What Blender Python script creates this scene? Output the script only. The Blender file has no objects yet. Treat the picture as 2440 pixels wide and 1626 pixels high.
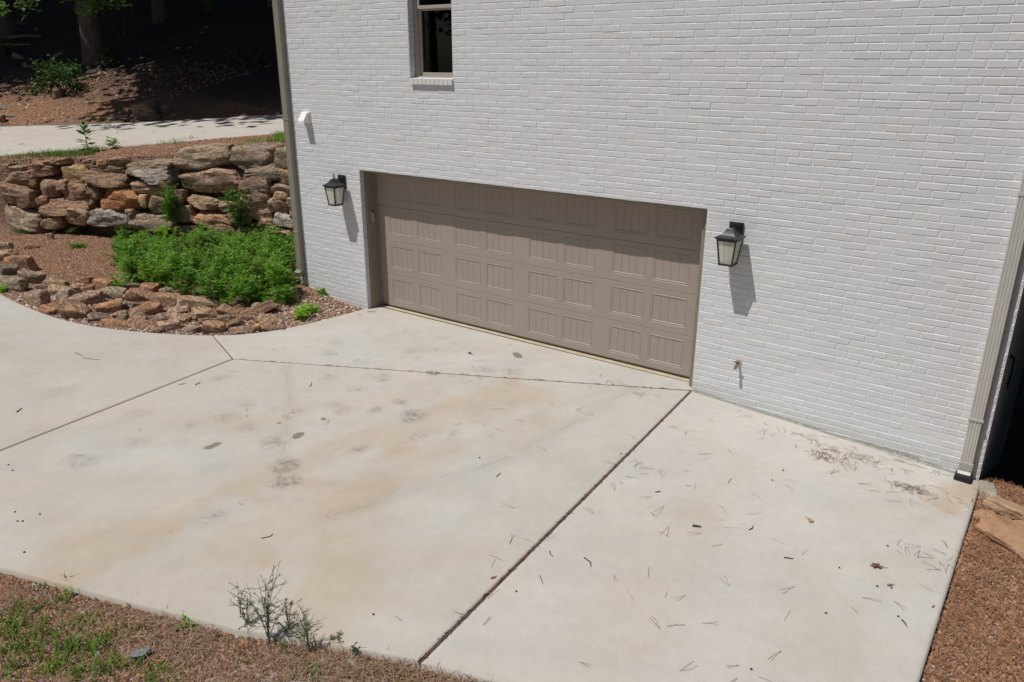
import bpy, bmesh, math, random
import numpy as np
from mathutils import Vector, Matrix, noise as mnoise

random.seed(7); RNG = np.random.default_rng(7)
scene = bpy.context.scene
COL = scene.collection

# ------------------------------------------------------------------ camera
F_PX, CXW, CYW = 1852.118, 2440.0, 1626.0
CAM = np.array([8.15353, -7.61715, 3.43035])
YAW, PITCH, ROLL = -0.627534, 0.34421, 0.0027061
_f = np.array([math.sin(YAW)*math.cos(PITCH), math.cos(YAW)*math.cos(PITCH), -math.sin(PITCH)])
_r = np.array([math.cos(YAW), -math.sin(YAW), 0.0]); _u = np.cross(_r, _f)
R_ = math.cos(ROLL)*_r + math.sin(ROLL)*_u
U_ = -math.sin(ROLL)*_r + math.cos(ROLL)*_u
cam_data = bpy.data.cameras.new("camera"); cam = bpy.data.objects.new("camera", cam_data)
COL.objects.link(cam)
cam_data.sensor_width = 36.0; cam_data.lens = 36.0*F_PX/CXW
cam_data.clip_start = 0.05; cam_data.clip_end = 1500
M = Matrix(((R_[0], U_[0], -_f[0], CAM[0]), (R_[1], U_[1], -_f[1], CAM[1]), (R_[2], U_[2], -_f[2], CAM[2]), (0, 0, 0, 1)))
cam.matrix_world = M
scene.camera = cam

# ------------------------------------------------------------------ light
SUN_TO = Vector((0.168, 0.28, -0.674)).normalized()      # travel direction of sunlight
world = bpy.data.worlds.new("World"); scene.world = world; world.use_nodes = True
wn = world.node_tree; bg = wn.nodes["Background"]
sky = wn.nodes.new("ShaderNodeTexSky"); sky.sky_type = 'NISHITA'; sky.sun_disc = False
sky.sun_elevation = math.asin(-SUN_TO.z); sky.sun_rotation = math.atan2(-SUN_TO.x, -SUN_TO.y)
wn.links.new(sky.outputs[0], bg.inputs[0]); bg.inputs[1].default_value = 0.062
sd = bpy.data.lights.new("sun", 'SUN'); sd.energy = 4.95; sd.angle = math.radians(0.5); sd.color = (1.0, 0.955, 0.90)
sun = bpy.data.objects.new("sun", sd); COL.objects.link(sun); sun.location = (-5, -12, 25)
sun.rotation_euler = SUN_TO.to_track_quat('-Z', 'Y').to_euler()
scene.view_settings.view_transform = 'Standard'; scene.view_settings.look = 'None'
scene.view_settings.exposure = -0.36; scene.view_settings.gamma = 1.0
scene.render.engine = 'CYCLES'
scene.cycles.max_bounces = 6; scene.cycles.transparent_max_bounces = 12

# ------------------------------------------------------------------ helpers
def ray(u, v):
    return _fw(u, v)
def _fw(u, v):
    a = (u-CXW/2)/F_PX; b = (v-CYW/2)/F_PX
    return _f + a*R_ - b*U_
def on_plane(u, v, P0, n):
    d = ray(u, v); t = np.dot(np.array(P0)-CAM, n)/np.dot(d, n); return CAM + t*d
def on_z(u, v, z=0.0): return on_plane(u, v, (0, 0, z), (0, 0, 1))
def project(P):
    d = np.asarray(P)-CAM; z = d@_f
    return CXW/2+F_PX*(d@R_)/z, CYW/2-F_PX*(d@U_)/z, z

def tag(o, label=None, cat=None, group=None, kind=None):
    if label: o['label'] = label
    if cat: o['category'] = cat
    if group: o['group'] = group
    if kind: o['kind'] = kind
    return o
def empty(name, loc=(0, 0, 0), rz=0):
    o = bpy.data.objects.new(name, None); COL.objects.link(o); o.location = loc; o.rotation_euler = (0, 0, rz)
    o.empty_display_size = 0.1
    return o
def mesh_obj(name, V, Fc, mat, parent=None, smooth=False, loc=None, col=None, fmat=None):
    me = bpy.data.meshes.new(name)
    V = np.asarray(V, dtype=np.float32)
    if isinstance(Fc, np.ndarray):
        n, k = Fc.shape
        me.vertices.add(len(V)); me.vertices.foreach_set("co", V.ravel())
        me.loops.add(n*k); me.loops.foreach_set("vertex_index", Fc.astype(np.int32).ravel())
        me.polygons.add(n); me.polygons.foreach_set("loop_start", (np.arange(n)*k).astype(np.int32))
        me.update(calc_edges=True)
    else:
        me.from_pydata(V.tolist(), [], [list(map(int, f)) for f in Fc]); me.update()
    if smooth: me.polygons.foreach_set("use_smooth", np.ones(len(me.polygons), dtype=bool))
    for m in (mat if isinstance(mat, (list, tuple)) else [mat]): me.materials.append(m)
    if fmat is not None: me.polygons.foreach_set("material_index", np.asarray(fmat, dtype=np.int32))
    if col is not None:
        ca = me.color_attributes.new("tint", 'FLOAT_COLOR', 'POINT')
        c = np.ones((len(V), 4), dtype=np.float32); c[:, :col.shape[1]] = col
        ca.data.foreach_set("color", c.ravel())
    o = bpy.data.objects.new(name, me); COL.objects.link(o)
    if loc is not None: o.location = loc
    if parent is not None: o.parent = parent
    return o
class MB:
    def __init__(s): s.v = []; s.f = []
    def add(s, V, Fc):
        b = len(s.v); s.v += [tuple(p) for p in V]; s.f += [tuple(b+i for i in f) for f in Fc]; return s
    def box(s, x0, x1, y0, y1, z0, z1, c=0.0):
        if c <= 0:
            V = [(x, y, z) for x in (x0, x1) for y in (y0, y1) for z in (z0, z1)]
            return s.add(V, [(0, 1, 3, 2), (4, 6, 7, 5), (0, 4, 5, 1), (2, 3, 7, 6), (0, 2, 6, 4), (1, 5, 7, 3)])
        bm = bmesh.new(); bmesh.ops.create_cube(bm, size=1)
        for v in bm.verts: v.co = Vector(((x0+x1)/2+v.co.x*(x1-x0), (y0+y1)/2+v.co.y*(y1-y0), (z0+z1)/2+v.co.z*(z1-z0)))
        bmesh.ops.bevel(bm, geom=bm.edges[:], offset=c, segments=2, affect='EDGES', profile=0.6)
        bm.verts.index_update(); s.add([v.co[:] for v in bm.verts], [[v.index for v in f.verts] for f in bm.faces]); bm.free(); return s
    def tube(s, pts, r, n=8, cap=True, r2=None):
        pts = [Vector(p) for p in pts]; rs = [r+(r2-r)*i/(len(pts)-1) for i in range(len(pts))] if r2 is not None else ([r]*len(pts) if not isinstance(r, (list, tuple)) else r)
        b = len(s.v); up = None
        for i, p in enumerate(pts):
            t = (pts[min(i+1, len(pts)-1)]-pts[max(i-1, 0)]).normalized()
            if up is None: up = t.orthogonal().normalized()
            up = (up-up.dot(t)*t).normalized(); w = t.cross(up)
            for k in range(n):
                a = 2*math.pi*k/n; s.v.append(tuple(p+(up*math.cos(a)+w*math.sin(a))*rs[i]))
        for i in range(len(pts)-1):
            for k in range(n):
                a0 = b+i*n+k; a1 = b+i*n+(k+1) % n; s.f.append((a0, a1, a1+n, a0+n))
        if cap: s.f.append(tuple(b+k for k in range(n))[::-1]); s.f.append(tuple(b+(len(pts)-1)*n+k for k in range(n)))
        return s
    def loft(s, rings, cap=True):
        b = len(s.v); n = len(rings[0])
        for r in rings: s.v += [tuple(p) for p in r]
        for i in range(len(rings)-1):
            for k in range(n):
                a0 = b+i*n+k; a1 = b+i*n+(k+1) % n; s.f.append((a0, a1, a1+n, a0+n))
        if cap: s.f.append(tuple(b+k for k in range(n))[::-1]); s.f.append(tuple(b+(len(rings)-1)*n+k for k in range(n)))
        return s
    def build(s, name, mat, parent=None, smooth=False, loc=None):
        o = mesh_obj(name, s.v, s.f, mat, parent, smooth, loc)
        bm = bmesh.new(); bm.from_mesh(o.data); bmesh.ops.recalc_face_normals(bm, faces=bm.faces[:]); bm.to_mesh(o.data); bm.free()
        return o
def local(o, origin):
    """move mesh vertices so that the object's origin sits at origin (world)"""
    o.data.transform(Matrix.Translation(-Vector(origin))); o.location = origin; return o

# numpy value noise
_P = RNG.random((256, 256)).astype(np.float32)
def vnoise(x, y):
    xi = np.floor(x).astype(int); yi = np.floor(y).astype(int); fx = x-xi; fy = y-yi
    fx = fx*fx*(3-2*fx); fy = fy*fy*(3-2*fy)
    g = lambda a, b: _P[a & 255, b & 255]
    return (g(xi, yi)*(1-fx)+g(xi+1, yi)*fx)*(1-fy)+(g(xi, yi+1)*(1-fx)+g(xi+1, yi+1)*fx)*fy
def fbm(x, y, o=4):
    s = 0; a = 0.5; t = 0
    for i in range(o): s = s+a*vnoise(x+17.3*i, y+5.1*i); t += a; a *= 0.5; x = x*2.03; y = y*2.03
    return s/t
def inpoly(x, y, poly):
    x = np.asarray(x); y = np.asarray(y); r = np.zeros(x.shape, bool); n = len(poly)
    for i in range(n):
        x0, y0 = poly[i]; x1, y1 = poly[(i+1) % n]
        if y0 == y1: continue
        c = ((y0 > y) != (y1 > y)) & (x < (x1-x0)*(y-y0)/(y1-y0)+x0); r ^= c
    return r
def dpoly(x, y, poly, closed=True):
    d = np.full(np.shape(x), 1e9); n = len(poly)
    for i in range(n if closed else n-1):
        x0, y0 = poly[i]; x1, y1 = poly[(i+1) % n]; dx, dy = x1-x0, y1-y0; L = dx*dx+dy*dy
        t = np.clip(((x-x0)*dx+(y-y0)*dy)/L, 0, 1); d = np.minimum(d, np.hypot(x-x0-t*dx, y-y0-t*dy))
    return d

# ------------------------------------------------------------------ materials
class NT:
    def __init__(s, name):
        s.m = bpy.data.materials.new(name); s.m.use_nodes = True; s.t = s.m.node_tree; s.b = s.t.nodes["Principled BSDF"]; s.out = s.t.nodes["Material Output"]
    def n(s, typ, **kw):
        nd = s.t.nodes.new("ShaderNode"+typ)
        for k, v in kw.items():
            if k.startswith('i_'):
                key = k[2:]; key = int(key) if key.isdigit() else key.replace('_', ' '); s.set(nd.inputs[key], v)
            else: setattr(nd, k, v)
        return nd
    def set(s, inp, v):
        if hasattr(v, 'is_linked') or isinstance(v, bpy.types.NodeSocket): s.t.links.new(v, inp)
        else: inp.default_value = v
    def coord(s, which='Object'): return s.n('TexCoord').outputs[which]
    def noise(s, scale, detail=3, rough=0.55, vec=None, dist=0.0):
        nd = s.n('TexNoise', i_Scale=scale, i_Detail=detail, i_Roughness=rough, i_Distortion=dist); s.t.links.new(vec if vec is not None else s.coord(), nd.inputs['Vector']); return nd.outputs['Fac']
    def vor(s, scale, vec=None, feature='F1', out='Distance'):
        nd = s.n('TexVoronoi', feature=feature, i_Scale=scale); s.t.links.new(vec if vec is not None else s.coord(), nd.inputs['Vector']); return nd.outputs[out]
    def ramp(s, fac, stops):
        nd = s.n('ValToRGB'); cr = nd.color_ramp
        while len(cr.elements) < len(stops): cr.elements.new(0.5)
        for e, (p, c) in zip(cr.elements, stops): e.position = p; e.color = (*c, 1) if len(c) == 3 else c
        s.t.links.new(fac, nd.inputs[0]); return nd.outputs[0]
    def mix(s, fac, a, b, mode='MIX'):
        nd = s.n('Mix', data_type='RGBA', blend_type=mode)
        s.set(nd.inputs[0], fac)
        for inp, v in ((nd.inputs[6], a), (nd.inputs[7], b)): s.set(inp, (*v, 1) if isinstance(v, tuple) and len(v) == 3 else v)
        return nd.outputs[2]
    def math(s, op, a, b=0.0, clamp=False):
        nd = s.n('Math', operation=op, use_clamp=clamp); s.set(nd.inputs[0], a); s.set(nd.inputs[1], b); return nd.outputs[0]
    def mapping(s, scale, rot=(0, 0, 0), vec=None):
        nd = s.n('Mapping', i_Scale=scale, i_Rotation=rot); s.t.links.new(vec if vec is not None else s.coord(), nd.inputs[0]); return nd.outputs[0]
    def bump(s, h, dist, strength=1.0, normal=None):
        nd = s.n('Bump', i_Distance=dist, i_Strength=strength, i_Height=h)
        if normal is not None: s.t.links.new(normal, nd.inputs['Normal'])
        return nd.outputs[0]
    def attr(s, name='tint'): return s.n('Attribute', attribute_name=name).outputs['Color']
    def fin(s, color=None, rough=0.8, normal=None, **kw):
        if color is not None: s.set(s.b.inputs['Base Color'], (*color, 1) if isinstance(color, tuple) and len(color) == 3 else color)
        s.set(s.b.inputs['Roughness'], rough)
        if normal is not None: s.t.links.new(normal, s.b.inputs['Normal'])
        for k, v in kw.items(): s.set(s.b.inputs[k.replace('_', ' ')], v)
        return s.m

def m_paint_brick():
    t = NT('white_painted_brick')
    c = t.mix(0.5, t.attr(), t.attr())
    n1 = t.noise(1.1, 4, 0.6); n2 = t.noise(28, 4, 0.65)
    c = t.mix(t.ramp(n1, [(0.42, (0, 0, 0)), (0.68, (0.22, 0.22, 0.22))]), c, (0.62, 0.60, 0.56))
    sx = t.n('SeparateXYZ'); t.t.links.new(t.n('NewGeometry').outputs['Position'], sx.inputs[0])
    ds = t.math('ADD', t.math('ADD', sx.outputs['Z'], t.math('MULTIPLY', t.math('MAXIMUM', t.math('SUBTRACT', sx.outputs['X'], 5.1), 0.0), 0.061)), t.math('MULTIPLY', t.noise(7, 4, 0.7), -0.17)); c = t.mix(t.ramp(ds, [(0.0, (0.32, 0.32, 0.32)), (0.09, (0, 0, 0))]), c, (0.40, 0.385, 0.33))
    stn = t.noise(1.0, 4, 0.65, t.mapping((7, 7, 0.8))); c = t.mix(t.ramp(stn, [(0.55, (0, 0, 0)), (0.75, (0.16, 0.16, 0.16))]), c, (0.54, 0.53, 0.51))
    c = t.mix(t.ramp(n2, [(0.35, (0.22, 0.22, 0.22)), (0.6, (0, 0, 0))]), c, (0.56, 0.55, 0.53))
    v = t.vor(62); w = t.noise(3, 3)
    pit = t.math('MULTIPLY', t.math('LESS_THAN', v, 0.13), t.math('GREATER_THAN', w, 0.52))
    c = t.mix(t.math('MULTIPLY', pit, 0.55), c, (0.22, 0.21, 0.19))
    h = t.math('ADD', t.math('MULTIPLY', t.noise(190, 3, 0.6), 0.5), t.math('MULTIPLY', t.noise(45, 4, 0.7), 1.0))
    h = t.math('SUBTRACT', h, pit)
    return t.fin(c, 0.62, t.bump(h, 0.003, 0.55))
def m_mortar():
    t = NT('painted_mortar'); c = t.ramp(t.noise(25, 3), [(0.3, (0.66, 0.67, 0.69)), (0.7, (0.74, 0.75, 0.76))])
    return t.fin(c, 0.7, t.bump(t.noise(90, 3), 0.003, 0.6))
def m_concrete():
    t = NT('broom_concrete'); c = t.attr()
    n = t.noise(160, 3, 0.7); n3 = t.noise(9, 5, 0.65)
    c = t.mix(t.ramp(n, [(0.35, (0.3, 0.3, 0.3)), (0.62, (0, 0, 0))]), c, t.mix(0.95, c, c, 'MULTIPLY'))
    c = t.mix(t.ramp(n3, [(0.4, (0, 0, 0)), (0.75, (0.25, 0.25, 0.25))]), c, t.mix(1.0, c, (0.88, 0.84, 0.79), 'MULTIPLY'))
    v = t.vor(34); w = t.noise(2.3, 3)
    sp = t.math('MULTIPLY', t.math('LESS_THAN', v, 0.075), t.math('GREATER_THAN', w, 0.5))
    c = t.mix(t.math('MULTIPLY', sp, 0.5), c, (0.16, 0.14, 0.12))
    br = t.noise(1.0, 2, 0.6, t.mapping((260, 14, 30), (0, 0, 0.12)))
    h = t.math('ADD', t.math('MULTIPLY', n, 0.8), br)
    return t.fin(c, 0.85, t.bump(h, 0.0022, 0.45))
def m_soil():
    t = NT('mulch_soil')
    a = t.attr(); n = t.noise(55, 5, 0.75); v = t.vor(42, out='Color')
    sep = t.n('SeparateColor'); t.t.links.new(v, sep.inputs[0])
    d = t.mix(1.0, a, t.ramp(sep.outputs[0], [(0, (0.50, 0.46, 0.44)), (0.55, (1, 1, 1)), (1, (1.5, 1.45, 1.42))]), 'MULTIPLY')
    d = t.mix(t.ramp(n, [(0.35, (0.55, 0.55, 0.55)), (0.6, (0, 0, 0))]), d, (0.05, 0.028, 0.02))
    return t.fin(d, 0.95, t.bump(t.math('ADD', n, t.vor(42)), 0.02, 0.8))
def m_chip(name, lo=0.75):
    t = NT(name); n = t.noise(70, 4, 0.7)
    c = t.mix(1.0, t.attr(), t.ramp(n, [(0.3, (lo, lo, lo)), (0.7, (1.12, 1.1, 1.08))]), 'MULTIPLY')
    return t.fin(c, 0.9)
def m_rock(name='sandstone', fis=1.0):
    t = NT(name)
    a = t.attr(); co = t.coord()
    n1 = t.noise(4.5, 5, 0.62, co, 0.6); n2 = t.noise(22, 5, 0.7, co); st = t.noise(1.0, 4, 0.65, t.mapping((2.5, 2.5, 9), (0.22, 0.18, 0)), 1.2)
    c = t.mix(t.ramp(n1, [(0.45, (0, 0, 0)), (0.66, (0.4, 0.4, 0.4))]), a, (0.36, 0.26, 0.18))
    c = t.mix(t.ramp(st, [(0.36, (0.45, 0.45, 0.45)), (0.46, (0, 0, 0))]), c, t.mix(1.0, c, (0.62, 0.52, 0.42), 'MULTIPLY'))
    c = t.mix(t.ramp(n2, [(0.30, (0.35, 0.35, 0.35)), (0.48, (0, 0, 0))]), c, t.mix(1.0, c, (0.48, 0.42, 0.38), 'MULTIPLY'))
    c = t.mix(t.ramp(t.noise(2.7, 3, 0.6, t.mapping((1, 1, 1), (1, 2, 3))), [(0.6, (0, 0, 0)), (0.7, (0.55, 0.55, 0.55))]), c, (0.33, 0.15, 0.06))
    cr = t.math('ABSOLUTE', t.math('SUBTRACT', t.noise(1.0, 5, 0.6, t.mapping((2.6, 2.6, 6.5), (.35, .15, 0)), 1.6), 0.5)); c = t.mix(t.ramp(cr, [(0.0, (0.6*fis, 0.6*fis, 0.6*fis)), (0.008, (0, 0, 0))]), c, (0.05, 0.033, 0.024))
    h = t.math('ADD', t.math('MULTIPLY', n2, 0.6), t.math('MULTIPLY', st, 0.6)); h = t.math('ADD', h, t.math('MULTIPLY', t.noise(9, 4, 0.7), 1.0))
    return t.fin(c, 0.9, t.bump(t.math('ADD', h, t.math('MINIMUM', t.math('MULTIPLY', cr, 22.0), 0.7)) if fis else h, 0.045 if fis else .02, 0.85))
def m_simple(name, col, rough=0.5, var=0.08, scale=20, bump=0.0, **kw):
    t = NT(name); n = t.noise(scale, 4)
    c = t.ramp(n, [(0.3, tuple(x*(1-var) for x in col)), (0.7, tuple(min(1, x*(1+var)) for x in col))])
    return t.fin(c, rough, t.bump(n, bump, 0.6) if bump else None, **kw)
def m_leaf(name, col, trans=0.35, rough=0.55):
    t = NT(name); c = t.mix(1.0, t.attr(), (*col, 1), 'MULTIPLY')
    t.fin(c, rough)
    tr = t.n('BsdfTranslucent'); t.t.links.new(t.mix(1.0, c, (1.25, 1.4, 0.6), 'MULTIPLY'), tr.inputs[0])
    mx = t.n('MixShader'); mx.inputs[0].default_value = trans
    t.t.links.new(t.b.outputs[0], mx.inputs[1]); t.t.links.new(tr.outputs[0], mx.inputs[2]); t.t.links.new(mx.outputs[0], t.out.inputs[0])
    return t.m
def m_bark():
    t = NT('bark'); n = t.noise(1.0, 5, 0.7, t.mapping((22, 22, 3.5)), 0.4)
    c = t.ramp(n, [(0.35, (0.055, 0.045, 0.036)), (0.6, (0.17, 0.14, 0.11))]); return t.fin(c, 0.95, t.bump(n, 0.05, 1.0))
def m_lantern_glass():
    t = NT('seeded_glass'); n = t.noise(60, 3); n2 = t.vor(120)
    t.fin(t.ramp(n, [(0.3, (0.68, 0.68, 0.54)), (0.7, (0.80, 0.80, 0.66))]), 0.12, t.bump(n2, 0.001, 0.4))
    tr = t.n('BsdfTransparent'); mx = t.n('MixShader'); mx.inputs[0].default_value = 0.58
    t.t.links.new(tr.outputs[0], mx.inputs[1]); t.t.links.new(t.b.outputs[0], mx.inputs[2]); t.t.links.new(mx.outputs[0], t.out.inputs[0]); return t.m
def m_window_glass():
    t = NT('window_glass'); t.fin((0.012, 0.014, 0.014), 0.03, IOR=1.5)
    tr = t.n('BsdfTransparent'); mx = t.n('MixShader'); mx.inputs[0].default_value = 0.35
    gl = t.n('BsdfGlossy'); gl.inputs['Roughness'].default_value = 0.02; gl.inputs[0].default_value = (1, 1, 1, 1)
    fr = t.n('Fresnel'); fr.inputs[0].default_value = 1.45
    tr.inputs[0].default_value = (0.55, 0.6, 0.57, 1)
    t.t.links.new(fr.outputs[0], mx.inputs[0]); t.t.links.new(tr.outputs[0], mx.inputs[1]); t.t.links.new(gl.outputs[0], mx.inputs[2]); t.t.links.new(mx.outputs[0], t.out.inputs[0]); return t.m

MT = dict(brick=m_paint_brick(), mortar=m_mortar(), concrete=m_concrete(), soil=m_soil(), chip=m_chip('bark_chip'), rock=m_rock(), rock2=m_rock('smooth_sandstone', 0),
          door=m_simple('taupe_door_paint', (0.345, 0.285, 0.245), 0.42, 0.03, 3),
          trim=m_simple('taupe_trim', (0.235, 0.205, 0.155), 0.5, 0.05, 5),
          trimlight=m_simple('pale_caulk', (0.42, 0.38, 0.30), 0.5, 0.06, 9),
          spout_l=m_simple('taupe_gutter', (0.26, 0.245, 0.19), 0.4, 0.05, 6),
          spout_r=m_simple('pale_gutter', (0.50, 0.485, 0.455), 0.38, 0.06, 8),
          black=m_simple('black_metal', (0.018, 0.018, 0.02), 0.38, 0.15, 30),
          rubber=m_simple('black_rubber', (0.012, 0.012, 0.012), 0.7), white=m_simple('white_plastic', (0.80, 0.80, 0.78), 0.4, 0.02),
          whitepaint=m_simple('white_side_wall', (0.66, 0.66, 0.65), 0.7, 0.05, 4), vinyl=m_simple('tan_vinyl', (0.40, 0.36, 0.31), 0.4, 0.03),
          dark=m_simple('dark_interior', (0.02, 0.022, 0.022), 0.9), curtain=m_simple('green_curtain', (0.05, 0.09, 0.075), 0.8),
          brass=m_simple('weathered_brass', (0.30, 0.20, 0.14), 0.5, 0.25, 60, Metallic=0.4), pink=m_simple('primer_patch', (0.58, 0.40, 0.34), 0.7, 0.15, 60),
          green=m_simple('green_handle', (0.05, 0.10, 0.05), 0.5), threshold=m_simple('stained_threshold', (0.46, 0.38, 0.26), 0.85, 0.15, 9, 0.002),
          joint=m_simple('joint_filler', (0.085, 0.055, 0.045), 0.95, 0.5, 60, 0.004), seal=m_simple('door_seal', (0.02, 0.02, 0.018), 0.8),
          needle=m_chip('pine_needle', 0.8), bark=m_bark(), glass=m_lantern_glass(), wglass=m_window_glass(),
          tube=m_simple('frosted_tube', (0.75, 0.74, 0.66), 0.5), roof=m_simple('roof_shingle', (0.10, 0.095, 0.09), 0.9, 0.3, 12, 0.01),
          slate=m_simple('blue_slate', (0.15, 0.17, 0.18), 0.7, 0.2, 14, 0.004), deadwood=m_simple('grey_deadwood', (0.23, 0.19, 0.16), 0.9, 0.35, 18, 0.01),
          weed=m_leaf('weed_leaf', (0.11, 0.25, 0.026)), grass=m_leaf('grass_blade', (0.11, 0.20, 0.035)), tree=m_leaf('tree_leaf', (0.022, 0.045, 0.012), 0.12),
          dryweed=m_leaf('dry_weed', (0.07, 0.13, 0.03), 0.15), leaf=m_chip('dead_leaf', 0.85), patchc=m_simple('mortar_smear', (0.36, 0.36, 0.33), 0.9, 0.3, 40, 0.004),
          footing=m_simple('rough_footing', (0.33, 0.30, 0.24), 0.95, 0.25, 45, 0.03))

# ------------------------------------------------------------------ layout curves
def zs(x, y=0): return np.where(np.asarray(x) > 5.1, -0.061*(np.asarray(x)-5.1), 0.0)
def on_slab(u, v, up=0.0):
    z = 0.0
    for _ in range(6): P = on_z(u, v, z+up); z = float(zs(P[0]))
    return P
CURVE = [(-9.5, -2.15), (-7.2, -2.62), (-5.21, -2.85), (-4.2, -2.93), (-3.17, -2.92), (-2.5, -2.81), (-1.92, -2.63), (-1.35, -2.38), (-0.83, -2.08), (-0.55, -1.83), (-0.34, -1.51), (-0.22, -1.15), (-0.14, -0.8), (-0.08, -0.3), (-0.04, -0.0)]
FRONT = [(-9.5, -9.9), (-4, -8.0), (0.62, -6.53), (2.41, -5.96), (3.49, -5.63), (4.33, -5.36)] + [tuple(on_slab(u, v)[:2]) for u, v in ((1000, 1577), (1190, 1626))] + [(7.96, -3.93)]
XR = 7.955
SLAB = CURVE + [(0.0, 0.3), (5.1, 0.3), (5.1, 0.0), (XR, 0.0), (XR, -3.93)] + FRONT[::-1][1:]
TRI = (0.16, -2.42); J1B = FRONT[6]
def smooth(poly, n=3):
    p = [np.array(q, float) for q in poly]
    for _ in range(n):
        q = [p[0]]
        for a, b in zip(p[:-1], p[1:]): q += [a*0.75+b*0.25, a*0.25+b*0.75]
        p = q+[p[-1]]
    return p
WALL0 = np.array([-10.1, -0.6]); WM = 0.45; WD = np.array([1, WM])/math.hypot(1, WM); WN = np.array([-WM, 1])/math.hypot(1, WM)  # retaining wall line
def upper(x, y): return 1.65+0.0154*x+0.0841*y
FAR0 = np.array([-18, 2.7]); FD = np.array([8.1, 4.1])/math.hypot(8.1, 4.1); FN = np.array([-FD[1], FD[0]])
def ss(a, b, x): t = np.clip((x-a)/(b-a), 0, 1); return t*t*(3-2*t)
def ground(x, y):
    x = np.asarray(x, float); y = np.asarray(y, float)
    s = (x-WALL0[0])*WN[0]+(y-WALL0[1])*WN[1]              # behind the retaining wall
    al = (x-WALL0[0])*WD[0]+(y-WALL0[1])*WD[1]
    low = -0.03+zs(x)+0.10*ss(0.0, 2.0, -y*0+dlow(x, y))*0+0.17*np.exp(-((x+1.6)**2+(y-0.1)**2)/0.55)+0.05*(fbm(x*0.9, y*0.9, 3)-0.5)*ss(0.1, 0.6, dlow(x, y))
    low = low+np.where(y < -3.5, -0.02, 0)
    low = np.where(x > 7.5, -0.22-0.05*(x-8)-0.42*np.clip(y-0.1, 0, 9)+0.05*(fbm(x*1.5, y*1.5, 2)-0.5), low)
    up = upper(x, y)-0.10*np.exp(-np.clip(s, 0, 9)/0.6)
    t = (x-FAR0[0])*FN[0]+(y-FAR0[1])*FN[1]
    up = up+0.20*np.clip(t-0.15, 0, 5)+0.33*np.clip(t-5.15, 0, 32)+0.5*(fbm(x*0.35, y*0.35, 3)-0.5)*ss(0.5, 6, t)
    up = up + 0.04*(fbm(x*1.3, y*1.3, 3)-0.5)
    up = np.minimum(up, 16)
    k = ss(0.34, 0.56, s)
    left = low*(1-k)+up*k
    side = ss(-1.0, 6.0, x)                                # behind the house the bank runs out
    return np.where((x > -1.4) & (y > 0.3), left*(1-side)+np.minimum(low, left)*side, left)
def dlow(x, y): return dpoly(x, y, SLAB)

# ------------------------------------------------------------------ ground sheet
def axis(a, b, step, lo, hi):
    m = list(np.arange(a, b+1e-6, step)); s = step; x = a; L = []
    while x > lo: s *= 1.14; x -= s; L.append(x)
    s = step; x = b; H = []
    while x < hi: s *= 1.14; x += s; H.append(x)
    return np.array(L[::-1]+m+H)
gx = axis(-13, 9.2, 0.06, -160, 120); gy = axis(-7.8, 5.5, 0.06, -120, 160)
X, Y = np.meshgrid(gx, gy, indexing='ij'); Z = ground(X, Y)
ins = inpoly(X, Y, SLAB); dS = dpoly(X, Y, SLAB)
Z = np.where(ins, zs(X)-0.16, Z+0.012*(fbm(X*9, Y*9, 3)-0.5)*2)
Z = np.where(ins & (dS < 0.09), zs(X)-0.06, Z)
UPD = [(-30, -14.5), (-19.6, -7.2), (-14.8, -3.4), (-11.3, -0.07), (-9.6, 1.3), (-8.3, 2.65), (-6.7, 4.2), (-4.6, 6.1), (-2.2, 8.3), (0.2, 11.2), (-1.5, 13), (-6.0, 9.0), (-9.9, 6.8), (-13.7, 4.2), (-18, 2.7), (-24.5, -0.4), (-35, -6.5)]
insU = inpoly(X, Y, UPD)
Z = np.where(insU, Z-0.10, Z)
n_, m_ = X.shape
idx = np.arange(n_*m_).reshape(n_, m_)
Fq = np.stack([idx[:-1, :-1], idx[1:, :-1], idx[1:, 1:], idx[:-1, 1:]], -1).reshape(-1, 4)
t_far = (X-FAR0[0])*FN[0]+(Y-FAR0[1])*FN[1]
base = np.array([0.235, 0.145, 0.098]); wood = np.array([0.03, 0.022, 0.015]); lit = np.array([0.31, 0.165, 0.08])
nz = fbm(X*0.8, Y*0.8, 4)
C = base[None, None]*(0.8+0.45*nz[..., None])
kw = ss(1.5, 6.0, t_far+3*(nz-0.5)+np.clip(X+20, 0, 8)*.35)[..., None]  # painted forest shade: ground colour darkens uphill and to the right
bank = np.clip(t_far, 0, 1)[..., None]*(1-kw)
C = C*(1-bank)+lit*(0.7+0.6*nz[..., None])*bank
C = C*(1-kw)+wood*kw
kr = (ss(0.25, 0.9, Y)*(X > 7.6))[..., None]; C = C*(1-kr)+np.array([0.02, 0.02, 0.018])*kr  # near-black ground colour painted in for the shade beside the house
tag(mesh_obj('ground', np.stack([X, Y, Z], -1).reshape(-1, 3), Fq, MT['soil'], smooth=True, col=C.reshape(-1, 3)), kind='structure')

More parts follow.
